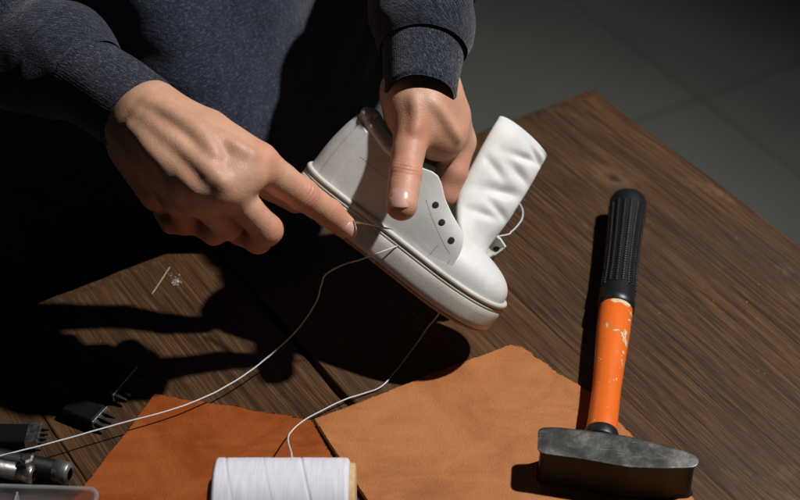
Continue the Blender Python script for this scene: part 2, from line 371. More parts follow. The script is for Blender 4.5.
mod = tt.modifiers.new('e', 'EDGE_SPLIT'); mod.split_angle = math.radians(50)
QW = bounds[-1]
for (x, y) in ((.07, .07), (1.42, .07), (.07, QW-.07), (1.42, QW-.07)):
    MB().add(*box((x, -y, -.0345-.357), .035, .035, .357, bev=.003)).build('leg', M['wood'], table, False)
rl = MB()
for (c, s) in (((.745, -.07, -.08), (.635, .012, .045)), ((.745, -(QW-.07), -.08), (.635, .012, .045)), ((.07, -QW/2, -.08), (.012, QW/2-.11, .045)), ((1.42, -QW/2, -.08), (.012, QW/2-.11, .045))):
    rl.add(*box(c, *s, bev=.002))
rl.build('rail', M['wood'], table, False)

# ------------------------------------------------------------------ leather sheets
def sheet(name, pts, m, label, th=.0024, z0=.0006, rag=None, curl=0):
    pts = [np.asarray(p, float) for p in pts]; c = np.mean(pts, axis=0); cen = np.array([c[0], c[1], 0])
    out = []
    for i, p in enumerate(pts):
        q = pts[(i+1) % len(pts)]; L = np.linalg.norm(q-p); n = max(4, int(L/.0018)); nv = nrm(np.cross(q-p, (0, 0, 1)))
        am = rag[i] if rag else .0003
        for k in range(n):
            t = k/n; x = p+(q-p)*t; e = min(1, 8*min(t, 1-t)+.15)
            out.append(x+nv*e*(am*1.8*nz(x, 90, i)+am*.6*nz(x, 420, i)+am*6*nz(x, 14, i)*.4))
    n = len(out); NR = 26; v = []; f = []
    def top(x): return z0+th+.0007*(nz(x, 16, 2)+1)+curl*nz(x, 7, 8)**2
    for x in out: v.append((*(x[:2]-cen[:2]), z0))
    for x in out: v.append((*(x[:2]-cen[:2]), top(x)-.0005))
    for r in range(NR):
        s = 1-.0035*(r == 0)-r*r*(1/(NR-.5))**2*1.0 if r else .990
        for x in out:
            y = c+(x-c)*s; v.append((*(y[:2]-cen[:2]), top(y)))
    for k in range(NR+1): f += [(k*n+i, k*n+(i+1) % n, (k+1)*n+(i+1) % n, (k+1)*n+i) for i in range(n)]
    f.append(tuple((NR+1)*n+i for i in range(n))); f.append(tuple(range(n))[::-1])
    o = mesh(name, v, f, m, loc=tuple(cen)); o.data.materials.append(M['flesh'])
    for p in list(o.data.polygons)[:n]: p.material_index = 1
    if rag and max(rag) > .001:
        for p in list(o.data.polygons)[n:2*n]:
            q = np.array(p.center)+cen
            if min(np.linalg.norm(np.cross(q[:2]-pts[i][:2], nrm(pts[(i+1) % len(pts)][:2]-pts[i][:2]))) for i in (1, 2, 3)) < .004 and nz(q, 90, 3) > -.25: p.material_index = 1
    fixn(o); tag(o, label, 'leather')
    return o
sheet('leather_sheet', [W(155, 397), W(312, 424), W(352, 495), W(372, 545), W(180, 590), W(20, 575)], M['brown'],
      'reddish brown leather piece lying left of and under the white thread spool', rag=[.0009, .0002, .0002, .0003, .0003, .0003])
sheet('leather_sheet', [W(314, 423), W(510, 348), W(523, 351), W(590, 396), W(694, 503), W(725, 600), W(420, 620), W(372, 512)], M['tan'],
      'larger light tan leather piece partly under the hammer head', rag=[.0003, .0006, .0012, .0005, .0003, .0003, .0003, .0002])

# ------------------------------------------------------------------ hammer
def hammer():
    ZH = .0031                                  # rests on the tan sheet
    A = W(600, 446, .0165); B = W(628.5, 199, .0150)
    root = empty('hammer', (A[0], A[1], 0), 'hammer with black rubber grip, chipped orange handle and worn steel head', 'hammer')
    ax = nrm(B-A); L = np.linalg.norm(B-A); side = nrm(np.cross(ax, (0, 0, 1))); up = np.cross(side, ax)
    def ring(prof, name, m, nc=40, flat=.9, extra=None):
        b = MB(); vv = []; uv = []
        for (t, r) in prof:
            for j in range(nc):
                a = 2*PI*j/nc; vv.append(A+ax*t*L+r*(side*math.cos(a)+up*flat*math.sin(a))); uv.append((t*L, a/(2*PI)))
        n = len(prof); b.add(vv, grid_faces(n, nc, False, True)+[tuple(range(nc))[::-1], tuple((n-1)*nc+j for j in range(nc))], uv)
        if extra: extra(b)
        o = b.build(name, m, root, True, True); fixn(o); return o
    ring([(.0, .0085), (.030, .0090), (.045, .0098), (.1, .0093), (.2, .0092), (.30, .0100), (.42, .0112), (.515, .0114), (.52, .0110)], 'handle', M['orange'])
    ring([(.012, .0104), (.018, .0110), (.040, .0108), (.046, .0103)], 'collar', M['rubber'])
    gp = [(.505, .0112), (.508, .0124), (.530, .0126), (.56, .0120), (.66, .0112), (.78, .0116), (.9, .0126), (.955, .0134), (.978, .0136), (.992, .0126), (.999, .0098), (1.0, .004)]
    def rad(t):
        for (a, ra), (b, rb) in zip(gp, gp[1:]):
            if a <= t <= b: return ra+(rb-ra)*(t-a)/(b-a)
        return gp[0][1]
    def bumps(b):
        for r in range(16):
            a = 2*PI*(r+.5)/16
            for k in range(36):
                t = .585+.355*(k+.5*(r % 2))/35.5; rr = rad(t)
                n = side*math.cos(a)+up*math.sin(a); tn = -side*math.sin(a)+up*math.cos(a)
                c = A+ax*t*L+rr*(side*math.cos(a)+up*.9*math.sin(a))+n*.00005
                b.add(*box(c, .00100, .00125, .00070, (ax, tn, n), .0004))
    ring(gp, 'grip', M['rubber'], extra=bumps)
    # head: plan outline seen from above, taken at the height of its upper face
    z1, z0 = .031, ZH
    plan = [W(541, 429.5, z1), W(556, 429, z1), W(592, 433, z1), W(628, 438, z1), W(660, 446, z1), W(690, 455, z1), W(697, 459.5, z1), W(695, 465, z1), W(664, 466.5, z1), W(632, 465.5, z1), W(600, 460, z1), W(556, 453, z1), W(540.5, 451, z1)]
    c = np.mean(plan, axis=0); lv = [(z0, .0016), (z0+.0014, .0003), (z0+.003, 0), ((z0+z1)/2, -.0002), (z1-.0026, 0), (z1-.0011, .0005), (z1-.0002, .0018)]
    v = []; n0 = []
    dense = []
    for i, p in enumerate(plan):
        q = plan[(i+1) % len(plan)]; k = max(2, int(np.linalg.norm(q-p)/.0016))
        for t in range(k): dense.append(p+(q-p)*t/k)
    dense = np.array(dense)
    for _ in range(2): dense = .5*dense+.25*(np.roll(dense, 1, 0)+np.roll(dense, -1, 0))
    n = len(dense); tn = np.roll(dense, -1, 0)-np.roll(dense, 1, 0); nr = np.cross(tn, (0, 0, 1.)); nr /= np.linalg.norm(nr, axis=1)[:, None]
    for (z, ins) in lv:
        for p, w in zip(dense, nr):
            q = p-w*(ins+.00018*nz(p+np.array([0, 0, z]), 160)); v.append((q[0], q[1], z+.00012*nz(p, 120, 4)))
    R_ = 9
    for r in range(1, R_+1):
        s = 1-r/(R_+1)
        for p, w in zip(dense, nr):
            q = c+(p-w*.0018-c)*np.array([1, s, 1]) if False else None
            mid = np.array([p[0], np.interp(p[0], [dense[:, 0].min(), dense[:, 0].max()], [c[1]+.006, c[1]-.009]), p[2]])
            q0 = p-w*.0018; q = mid+(q0-mid)*s; v.append((q[0], q[1], z1+.00016*nz(q, 150, 4)-.0003*max(0, nz(q, 60, 2))))
    f = []
    for k in range(len(lv)-1+R_): f += [(k*n+i, k*n+(i+1) % n, (k+1)*n+(i+1) % n, (k+1)*n+i) for i in range(n)]
    f.append(tuple(range(n))[::-1]); k = len(lv)-1+R_
    f.append(tuple(k*n+i for i in range(n)))
    o = mesh('head', v, f, M['shaded_steel']); o.data.materials.append(M['forged'])  # sides coloured near black to paint in their shade; top stays steel
    for p in o.data.polygons:
        if p.center[2] > z1-.0018: p.material_index = 1
    to_parent(o, root); fixn(o)
    # end of the wooden haft wedged in the eye of the head, on the face towards the viewer
    e = A-ax*.0142
    return root
hammer()

# ------------------------------------------------------------------ implicit surfaces (hands, body)
def rc(p, a, b, r1, r2):
    ba = b-a; l2 = ba @ ba; pa = p-a; t = np.clip(pa @ ba/l2, 0, 1)
    return np.linalg.norm(pa-t[:, None]*ba, axis=1)-(r1+(r2-r1)*t)
def smin(a, b, k):
    h = np.clip(.5+.5*(b-a)/k, 0, 1); return b*(1-h)+a*h-k*h*(1-h)
def polygonize(fn, lo, hi, h):
    lo = np.asarray(lo, float); s = 4
    n = (np.ceil((np.asarray(hi)-lo)/h/s).astype(int)+1)*s
    nc = n//s
    g = np.stack(np.meshgrid(*[np.arange(k) for k in nc], indexing='ij'), -1).reshape(-1, 3)
    cc = lo+(g+.5)*s*h-.5*h; dc = fn(cc)
    Dv = np.repeat(np.repeat(np.repeat(dc.reshape(nc), s, 0), s, 1), s, 2).astype(np.float32)
    act = g[np.abs(dc) < s*h*1.25+.001]
    o = np.stack(np.meshgrid(*[np.arange(s)]*3, indexing='ij'), -1).reshape(-1, 3)
    idx = (act[:, None, :]*s+o[None]).reshape(-1, 3)
    for k in range(0, len(idx), 400000):
        q = idx[k:k+400000]; Dv[q[:, 0], q[:, 1], q[:, 2]] = fn(lo+q*h)
    I = Dv < 0
    cnt = sum(I[a:n[0]-1+a, b:n[1]-1+b, c:n[2]-1+c].astype(np.int8) for a in (0, 1) for b in (0, 1) for c in (0, 1))
    cells = np.argwhere((cnt > 0) & (cnt < 8))
    vid = -np.ones(n-1, dtype=np.int64); vid[tuple(cells.T)] = np.arange(len(cells))
    acc = np.zeros((len(cells), 3)); num = np.zeros(len(cells))
    corners = [(a, b, c) for a in (0, 1) for b in (0, 1) for c in (0, 1)]
    for a in corners:
        for ax in range(3):
            if a[ax] == 1: continue
            b = list(a); b[ax] = 1
            da = Dv[tuple((cells+a).T)]; db = Dv[tuple((cells+b).T)]; mk = (da < 0) != (db < 0)
            t = np.where(mk, da/(da-db+1e-12), 0); pt = np.array(a)[None]+0.0*cells; pt = pt.astype(float); pt[:, ax] += t
            acc[mk] += pt[mk]; num[mk] += 1
    vert = lo+(cells+acc/num[:, None])*h
    for _ in range(2):
        e = h*.3; d = fn(vert); gr = np.stack([fn(vert+np.eye(3)[k]*e)-fn(vert-np.eye(3)[k]*e) for k in range(3)], 1)/(2*e)
        vert = vert-np.clip(d, -h, h)[:, None]*gr/((gr**2).sum(1)[:, None]+1e-9)*.9
    faces = []
    for ax in range(3):
        u, w = (ax+1) % 3, (ax+2) % 3
        sl = [slice(1, n[k]-1) for k in range(3)]; sl[ax] = slice(0, n[ax]-1); sl2 = list(sl); sl2[ax] = slice(1, n[ax])
        a = I[tuple(sl)]; b = I[tuple(sl2)]; ed = np.argwhere(a != b)+np.array([1 if k != ax else 0 for k in range(3)])
        ins = I[tuple(ed.T)]
        def cell(du, dw):
            q = ed.copy(); q[:, u] += du; q[:, w] += dw; return vid[tuple(q.T)]
        q = np.stack([cell(-1, -1), cell(0, -1), cell(0, 0), cell(-1, 0)], 1)
        q[~ins] = q[~ins][:, ::-1]; faces.append(q[(q >= 0).all(1)])
    return vert, np.vstack(faces)

mm = .001
def P(px, py, z): return W(px, py, (z-16*sm(60, 92, z)+31*min(1, max(0, (340-px)/170))*sm(50, 84, z))*mm)
creases = []; nails = []; reds = []
def chain(pts):                      # pts: list of (px,py,z mm,r mm)
    J = [P(*q[:3]) for q in pts]; R = [q[3]*mm for q in pts]
    return J, R
def chain_d(p, ch, k=.0025):
    J, R = ch; d = None
    for a, b, r1, r2 in zip(J, J[1:], R, R[1:]):
        e = rc(p, a, b, r1, r2); d = e if d is None else smin(d, e, k)
    return d
def knuckle(ch, i, amp=.00045, s=.0065, wl=.0026, dors=BK):
    J, R = ch; a = nrm(J[min(i+1, len(J)-1)]-J[i-1]); dn = nrm(dors-a*(dors @ a)); creases.append((J[i], a, dn, amp, s, wl, R[i])); reds.append((J[i]+dn*R[i], s*1.3))
# --- person's right hand (left in the picture): index stretched out, the others curled in
A_idx = chain([(158, 112, 152, 15), (207, 133, 158, 14.5), (258, 163, 156, 12.6), (281, 180, 147, 10.3), (303, 195, 139, 9.9), (316, 204, 133, 8.7), (329, 213, 127, 8.8), (344, 226, 119, 7.5)])
A_mid = chain([(150, 116, 152, 15), (190, 150, 150, 12), (225, 186, 148, 11.8), (247, 209, 134, 9.4), (267, 230, 121, 9.6), (258, 240, 103, 8.4), (240, 232, 96, 8), (226, 218, 95, 7.2)])
A_rng = chain([(143, 124, 147, 14), (172, 160, 140, 12), (200, 195, 136, 11.0), (214, 211, 123, 9.2), (227, 225, 110, 9.3), (214, 232, 93, 8), (198, 224, 88, 7.4)])
A_lit = chain([(136, 134, 138, 13), (156, 168, 124, 12), (176, 196, 114, 10.6), (184, 210, 102, 8.6), (184, 221, 90, 8.6), (172, 222, 82, 7.2), (164, 212, 82, 6.8)])
A_thb = chain([(156, 112, 140, 14), (200, 132, 134, 13), (240, 158, 122, 11), (272, 186, 112, 9.4), (296, 201, 106, 8)])
A_parts = [((132, 104), 0)]
def hand_a(p):
    d = rc(p, P(150, 107, 151), P(62, 64, 153), .0165, .018)
    d = smin(d, rc(p, P(138, 127, 143), P(60, 70, 150), .0170, .016), .012)
    d = smin(d, rc(p, P(148, 122, 148), P(208, 166, 144), .019, .018), .015)
    for q in ((158, 118, 155, 240, 170, 156, .0145, .0125), (146, 124, 152, 212, 186, 148, .0150, .0125), (138, 138, 143, 190, 194, 130, .0145, .0120)): d = smin(d, rc(p, P(*q[:3]), P(*q[3:6]), q[6], q[7]), .014)
    for q in ((190, 140, 155, 245, 175, 153, .0130, .0125), (172, 150, 151, 226, 188, 148, .0135, .012), (150, 114, 154, 192, 142, 155, .0150, .014), (150, 150, 145, 198, 190, 138, .0135, .0120)): d = smin(d, rc(p, P(*q[:3]), P(*q[3:6]), q[6], q[7]), .010)
    d = smin(d, rc(p, P(130, 148, 122), P(160, 190, 104), .014, .014), .012)
    for ch, k in ((A_thb, .009), (A_lit, .004), (A_rng, .004), (A_mid, .0042), (A_idx, .006)):
        d = smin(d, chain_d(p, ch), k)
    for (a, b, r) in TEND_A: d = smin(d, rc(p, a, b, r, r), .008)
    return d
TEND_A = []
def trace(fn, px, py, deep):
    o = CAM.copy(); dr = nrm(W(px, py)-CAM); t = .6
    for _ in range(60):
        e = float(fn((o+dr*t)[None])[0]); t += e*.8
        if e < 1e-4: break
    return o+dr*(t+deep)
def tendons(fn, lines, store):
    out = []
    for pts, r, deep in lines:
        W3 = list(spline([trace(fn, x, y, deep) for x, y in pts], 9))
        out += [(a_, b_, r) for a_, b_ in zip(W3, W3[1:])]
    store += out
tendons(hand_a, [([(150, 104), (190, 124), (250, 154)], .0024, .0016), ([(140, 116), (182, 148), (221, 182)], .0024, .0014), ([(132, 128), (165, 158), (196, 190)], .0024, .0014),
    ([(168, 112), (196, 132), (216, 156)], .0014, .0001), ([(146, 146), (166, 168), (178, 196)], .0014, .0001)], TEND_A)
dorsA = nrm(np.array([.05, -.35, .93]))
knuckle(A_idx, 4, .0007, .0060, .0027, dorsA); knuckle(A_idx, 6, .0005, .0042, .0021, dorsA); knuckle(A_mid, 4, .0004, .007, .0028, dorsA)
reds += [(P(345, 229, 105), .009), (P(268, 234, 117), .010), (P(226, 230, 103), .010), (P(178, 226, 90), .014), (P(262, 158, 163), .007)]
# --- person's left hand (right in the picture): thumb pressed on the shoe, fingers inside it
B_thb = chain([(408, 92, 172, 15), (411, 112, 165, 14), (413, 132, 160, 12.2), (408, 153, 155, 10.3), (405.5, 174, 150, 10.0), (403.5, 188, 146, 9.6), (401.5, 205, 142, 9.8)])
B_idx = chain([(434, 92, 168, 15), (448, 116, 152, 14), (457, 142, 130, 12.4), (452, 172, 118, 10), (444, 194, 106, 9.4), (434, 210, 92, 8.6), (424, 222, 84, 8)])
B_mid = chain([(436, 92, 156, 14), (446, 118, 138, 13), (450, 146, 114, 12), (440, 180, 90, 10), (428, 206, 78, 9)])
B_rng = chain([(432, 90, 148, 14), (438, 118, 126, 12), (438, 146, 108, 11.5), (424, 178, 92, 10), (410, 198, 82, 9)])
B_lit = chain([(426, 92, 146, 13), (426, 120, 120, 11), (424, 142, 104, 10), (408, 168, 92, 9)])
def hand_b(p):
    d = rc(p, P(408, 92, 171), P(419, -20, 199), .0155, .017)
    d = smin(d, rc(p, P(434, 96, 167), P(432, -20, 198), .0150, .017), .012)
    d = smin(d, rc(p, P(404, 96, 164), P(402, 122, 152), .0135, .0115), .01)
    d = smin(d, rc(p, P(423, 100, 168), P(444, 134, 149), .0175, .0135), .014); d = smin(d, rc(p, P(418, 112, 166), P(436, 138, 148), .0145, .0125), .014)
    for ch, k in ((B_lit, .006), (B_rng, .006), (B_mid, .006), (B_idx, .012), (B_thb, .008)):
        d = smin(d, chain_d(p, ch), k)
    for (a, b, r) in TEND_B: d = smin(d, rc(p, a, b, r, r), .0045)
    return d
TEND_B = []
tendons(hand_b, [([(414, 98), (417, 118), (414, 134)], .0022, .0018), ([(434, 104), (447, 122), (457, 138)], .0020, .0016)], TEND_B)
dorsB = nrm(V(.12, .15, 1))
knuckle(B_thb, 4, .0008, .0062, .0024, dorsB); reds.append((P(401, 214, 132), .011)); reds.append((P(414, 132, 170), .011)); reds.append((P(440, 190, 105), .02)); reds.append((P(457, 150, 140), .012))
def with_creases(fn):
    def g(p):
        d = fn(p)
        for (c, a, dn, amp, s, wl, r) in creases:
            q = p-c; t = q @ a; side = q @ np.cross(a, dn); up = q @ dn
            m = np.exp(-(t*t)/(2*(s*.62)**2)-(side*side)/(2*(r*.62)**2))*np.clip(up/r*1.6, 0, 1)
            d = d+m*amp*(.5-.9*np.abs(np.cos(PI*(t+.35*side*side/r)/wl))**1.0+.25)
        return d
    return g
va, fa_ = polygonize(with_creases(hand_a), np.array([P(20, 250, 60)[0]-.02, -.19, .03]), P(350, 60, 175)+np.array([.03, .09, .08]), .00095)
vb, fb_ = polygonize(with_creases(hand_b), np.array([-.03, -.20, .045]), np.array([.075, .07, .26]), .00095)
def relax(v, f, mask, it):
    e = np.vstack([f[:, [0, 1]], f[:, [1, 2]], f[:, [2, 3]], f[:, [3, 0]]]); e = np.vstack([e, e[:, ::-1]])
    cnt = np.bincount(e[:, 0], minlength=len(v))[:, None]
    for _ in range(it):
        s_ = np.stack([np.bincount(e[:, 0], v[e[:, 1], k], minlength=len(v)) for k in range(3)], 1)
        v = v+mask[:, None]*.6*(s_/np.maximum(cnt, 1)-v)
    return v
ca_ = P(185, 146, 150); cb_ = P(426, 118, 165)
va = relax(va, fa_, np.exp(-(np.linalg.norm(va-ca_, axis=1)/.038)**4), 20)
vb = relax(vb, fb_, np.exp(-(np.linalg.norm(vb-cb_, axis=1)/.026)**4), 22)
print('hands', len(va), len(vb), va.min(0), va.max(0), vb.min(0), vb.max(0))
# torso, shoulders, upper arms: coarse, under the clothes
TC = np.array([-.175, .232, 0]); TA = math.radians(31); TX = np.array([math.cos(TA), math.sin(TA), 0]); TY = np.array([-math.sin(TA), math.cos(TA), 0])
def tp(x, y, z): return TC+TX*x+TY*y+np.array([0, 0, z])
SHA = tp(-.19, .02, .40); SHB = tp(.23, .02, .40); ELA = P(-95, -5, 170)+np.array([-.02, .05, .03]); ELB = np.array([.045, .23, .21])
HIA = tp(-.18, 0, -.17); HIB = tp(.10, 0, -.22); KNA = HIA+np.array([-.03, -.40, -.02]); KNB = HIB+np.array([.1, -.38, .02])
def bod(p):
    d = rc(p, tp(-.06, 0, -.18), tp(-.06, .02, .36), .095, .085); d = smin(d, rc(p, tp(.06, 0, -.18), tp(.06, .02, .36), .095, .085), .05)
    d = smin(d, rc(p, tp(-.13, .02, .38), tp(.13, .02, .38), .055, .055), .05)
    d = smin(d, rc(p, tp(0, .0, .40), tp(0, -.02, .47), .055, .05), .03)
    for a, b, r1, r2 in ((SHA, ELA, .045, .028), (ELA, P(55, 66, 150), .028, .019), (SHB, ELB, .045, .028), (ELB, P(426, -16, 200), .028, .019),
                         (HIA, KNA, .075, .055), (HIB, KNB, .075, .055), (KNA, KNA+np.array([0, .03, -.40]), .055, .035), (KNB, KNB+np.array([0, .03, -.40]), .055, .035)):
        d = smin(d, rc(p, a, b, r1, r2), .03)
    return d
vc, fc_ = polygonize(bod, (-.60, -.32, -.72), (.36, .52, .56), .009)
bv = np.vstack([va, vb, vc]); bf = np.vstack([fa_, fb_+len(va), fc_+len(va)+len(vb)])
red = np.zeros(len(bv))
for c, s in reds: red = np.maximum(red, np.exp(-((bv-c)**2).sum(1)/(2*s*s)))
bc = np.array([TC[0], TC[1], 0])
person = empty('person', (TC[0], TC[1], FZ), 'person in a heather navy sweatshirt leaning over the table, stitching the white shoe', 'person')
body = mesh('body', bv, bf, M['skin'], attr={'redness': red}); to_parent(body, person)
tag(body, 'bare hands and wrists, the left thumb pressing the shoe and the right index finger pointing along its sole')
def nail(c, a, n, w, l, r):
    a = nrm(a); n = nrm(n-a*(n @ a)); s = np.cross(a, n); v = []; N_ = 15
    for k, lift in ((0, .00035), (1, -.0008)):
        for i in range(N_):
            for j in range(N_):
                x = -1+2*i/(N_-1); y = -1+2*j/(N_-1)
                q = 1-.22*max(0, x)**2-.16*max(0, -x)**2
                xx = x*l/2*(1-.18*y*y); th = y*q*(w/2)/r; hgt = r*math.cos(th)-r; hgt -= .055*l*x*x
                v.append(c+a*xx+s*r*math.sin(th)+n*(hgt+lift*(1-.7*max(abs(x), abs(y))**6)))
    f = [tuple(q[::-1]) for q in grid_faces(N_, N_)]+[tuple(i+N_*N_ for i in q) for q in grid_faces(N_, N_)]
    e = [i*N_ for i in range(N_)]+[(N_-1)*N_+j for j in range(1, N_)]+[i*N_+N_-1 for i in range(N_-2, -1, -1)]+[j for j in range(N_-2, 0, -1)]
    for i, k in enumerate(e): m_ = e[(i+1) % len(e)]; f.append((k, m_, m_+N_*N_, k+N_*N_))
    o = mesh('fingernail', v, f, M['nail']); to_parent(o, person); fixn(o); return o
def put_nail(ch, i, dors, w, l, along, tilt=0.0):
    J, R = ch; a = nrm(J[i]-J[i-1]); dn = nrm(dors-a*(dors @ a)); a2 = nrm(a-dn*tilt); d2 = nrm(dn+a*tilt)
    nail(J[i]+a*along+d2*(R[i]*.985), a2, d2, w, l, R[i]*.92)
put_nail(A_idx, 7, nrm(V(.1, -.05, 1)), .0115, .0105, .0012, .22)
put_nail(B_thb, 6, nrm(V(-.16, -.02, 1)), .0150, .0125, -.0006, .20)

# ------------------------------------------------------------------ clothes
def sleeve(path, rad, seed, L0=0, folds=1.0, flat=1.0, n=None, nc=120):
    Pp = spline(path, n or 220); R = np.interp(np.linspace(0, 1, len(Pp)), np.linspace(0, 1, len(rad)), rad)
    T, N, B = frames(Pp); Ln = np.concatenate([[0], np.cumsum(np.linalg.norm(np.diff(Pp, axis=0), axis=1))]); v = []; uv = []
    for i in range(len(Pp)):
        for j in range(nc):
            a = 2*PI*j/nc; dr = N[i]*math.cos(a)+B[i]*math.sin(a); q = Pp[i]+dr*R[i]
            s = Ln[i]; 
            k = 0
            ph = s*95+1.3*math.sin(a+seed)+3.0*nz(q, 9, seed)
            amp = .0036*sm(.0, .05, s-L0)*folds
            k += amp*(math.sin(ph)*.6+.4*math.sin(ph*1.7+a*2))*(0.6+.6*nz(q, 14, seed+3))
            k += folds*.006*sm(0, .04, s-L0)*nz(q, 17, seed+5)+.0012*nz(q, 60, seed+6)
            v.append(q+dr*k); uv.append((s, a*R[i]))
    return v, grid_faces(len(Pp), nc, False, True), uv
def cuff(path, r0, r1, seed, flat=1.0):
    """ribbed cuff: turned hem at the open end"""
    Pp = spline(path, 70); T, N, B = frames(Pp); Ln = np.concatenate([[0], np.cumsum(np.linalg.norm(np.diff(Pp, axis=0), axis=1))]); nc = 192; v = []; uv = []
    prof = [(-1, .0), (-1, 1)]
    Lt = Ln[-1]
    for inner in (1, 0):
        rng_ = range(len(Pp)-1, -1, -1) if inner else range(len(Pp))
        for i in rng_:
            s = Ln[i]; R = r0+(r1-r0)*s/Lt
            e = sm(0, .0028, s); 
            for j in range(nc):
                a = 2*PI*j/nc; dr = N[i]*math.cos(a)+B[i]*math.sin(a)
                rr = R+(-.0028 if inner else 0)*e-(.0014*(1-e) if not inner else .0014*(1-e)) + (0 if inner else .00022*math.cos(96*a))
                q = Pp[i]+dr*rr; rr += .0012*nz(q, 38, seed)+.0016*nz(q, 16, seed)
                if not inner: rr += .0010*math.exp(-((s-Lt*.97)/.004)**2)
                v.append(Pp[i]+dr*rr); uv.append((s, a*R))
    return v, grid_faces(2*len(Pp), nc, False, True), uv
# left-of-picture arm
cA = [P(147, 119, 146), P(118, 101, 147.5), P(96, 86, 149), P(84, 78, 150)]
cB = [P(420, 99, 174), P(421.5, 72, 178.5), P(423, 46, 184)]
sw = MB()
sw.add(*sleeve([P(92, 83, 149.5), P(60, 62, 151), P(0, 35, 156), ELA, .5*(ELA+SHA), SHA], [.0285, .037, .041, .056, .062, .078], 1, folds=1.2))
sw.add(*sleeve([P(422.6, 52, 183), P(423.5, 30, 189), P(424, -20, 200), ELB, .5*(ELB+SHB), SHB], [.0288, .0345, .037, .052, .062, .078], 2, folds=1.1))
# trunk: closed loops from hem to neck
nl, nc = 190, 300; v = []; uv = []
def trunk(z, a):
    t = (z+.10)/.50
    hx = np.interp(z, [-.12, -.05, .05, .2, .34, .40, .43], [.215, .22, .20, .185, .20, .17, .07]); hy = np.interp(z, [-.12, -.05, .05, .2, .34, .40, .43], [.15, .165, .16, .15, .13, .10, .065])
    lean = np.interp(z, [-.12, .1, .25, .43], [-.012, .012, .035, .02])
    c, s = math.cos(a), math.sin(a); n_ = 2.15
    r = (abs(c)**n_+abs(s)**n_)**(-1/n_)
    return hx*r*c, hy*r*s+lean
for i in range(nl):
    z = -.12+.55*i/(nl-1)
    for j in range(nc):
        a = 2*PI*j/nc; x, y = trunk(z, a); q = tp(x, y, z); nr = nrm(tp(math.cos(a), math.sin(a)*1.2, 0)-TC)
        # soft vertical drapes pulled towards the arms, belly bulge shaped to catch the lamp
        k = .010*nz((x*1.0, y, z*.45), 9, 3)+.006*nz((x, y, z*.6), 21, 4)+.0028*nz(q, 55, 5)
        w = x-.055+.35*(z-.06); k += (.085*math.exp(-((x+.052+.25*(z-.1))/(.074 if x > -.052-.25*(z-.1) else .045))**2)*sm(.34, .03, z)*sm(-.12, -.05, z) if y < 0 else 0)+.006*math.exp(-(w/.030)**2)-.004*math.exp(-((w+.055)/.022)**2)
        w2 = x+.02+.75*(z-.03); k += .004*math.exp(-(w2/.018)**2)
        if z < -.06: k += .012*math.sin(PI*(z+.12)/.06*.5+PI/2)
        v.append(q+nr*k); uv.append((a*.2, z))
f = grid_faces(nl, nc, False, True)
sw.add(v, f, uv)
shirt = sw.build('sweatshirt', M['torso'], person, True, True); fixn(shirt)
cf = MB().add(*cuff(cA, .0268, .0290, 3)); o = cf.build('cuff', M['sleeve']); to_parent(o, shirt); fixn(o)
cf = MB().add(*cuff(cB, .0230, .0272, 4)); o = cf.build('cuff', M['sleeve']); to_parent(o, shirt); fixn(o)
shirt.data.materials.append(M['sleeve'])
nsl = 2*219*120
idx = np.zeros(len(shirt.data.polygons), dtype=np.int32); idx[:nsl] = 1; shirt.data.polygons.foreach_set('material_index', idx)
# trousers
def trs(p):
    d = rc(p, tp(-.07, 0, -.16), tp(.07, 0, -.16), .125, .125)
    for a, b, r1, r2 in ((HIA, KNA, .098, .075), (HIB, KNB, .098, .075), (KNA, KNA+np.array([0, .03, -.38]), .075, .055), (KNB, KNB+np.array([0, .03, -.38]), .075, .055)):
        d = smin(d, rc(p, a, b, r1, r2), .03)
    return d
vt, ft = polygonize(trs, (-.62, -.36, -.72), (.40, .52, .02), .009)
vt = vt+np.array([[.006*nz(q, 14, 1), .006*nz(q, 14, 2), .006*nz(q, 14, 3)] for q in vt])
o = mesh('trousers', vt, ft, M['denim'], uv=vt[:, [0, 2]]); to_parent(o, person)

# ------------------------------------------------------------------ shoe (local millimetres: x heel to toe, y to the far side, z up from the sole)
XS = nrm(V(.797, -.597, .08)); ZS = V(.55, .80, .18); ZS = nrm(ZS-XS*(ZS @ XS)); YS = np.cross(ZS, XS)
SC = .90*mm; PA = P(457, 285, 83); S0 = PA-SC*(140*XS-32*YS+20*ZS)
def sh(x, y, z): return S0+SC*(x*XS+y*YS+z*ZS)
def spx(w):
    q = w-CAM; d = -(q @ BK); return 400+F*(q @ RT)/d, 250-F*(q @ UP)/d
for nm, l in (('heel', (0, 0, 20)), ('toe', (175, 0, 15)), ('flap', (128, -26, 46)), ('eye', (118, -24, 46)), ('collar', (8, 0, 78)), ('mid bottom', (120, -30, 0)), ('toebottom', (168, -16, 5))):
    w = sh(*l); print(nm, [round(t) for t in spx(w)], w.round(3))
shoe = empty('shoe', S0, 'unlaced white leather high-top sneaker with its padded tongue pulled up, held above the table', 'shoe')
ol = [(0, 0), (1.5, -10), (7, -18), (18, -23.5), (40, -26.5), (70, -27), (100, -30), (128, -33), (149, -32), (163, -27.5), (172, -17.5), (175.5, -3)]
far = [(173, 12), (163, 23.5), (148, 29.5), (128, 30.5), (100, 27), (70, 24), (40, 24.5), (18, 22.5), (7, 17.5), (1.5, 10)]
olp = np.array(ol+far, float); NO = 240
def closed_spline(Pt, n):
    m = len(Pt); out = []
    for k in range(n):
        t = m*k/n; i = int(t); u = t-i; a, b, c, d = Pt[(i-1) % m], Pt[i % m], Pt[(i+1) % m], Pt[(i+2) % m]
        out.append(.5*((2*b)+(-a+c)*u+(2*a-5*b+4*c-d)*u*u+(-a+3*b-3*c+d)*u**3))
    return np.array(out)
OUT = closed_spline(olp, NO); tg = np.roll(OUT, -1, 0)-np.roll(OUT, 1, 0); ONR = np.stack([-tg[:, 1], tg[:, 0]], 1); ONR /= np.linalg.norm(ONR, axis=1)[:, None]
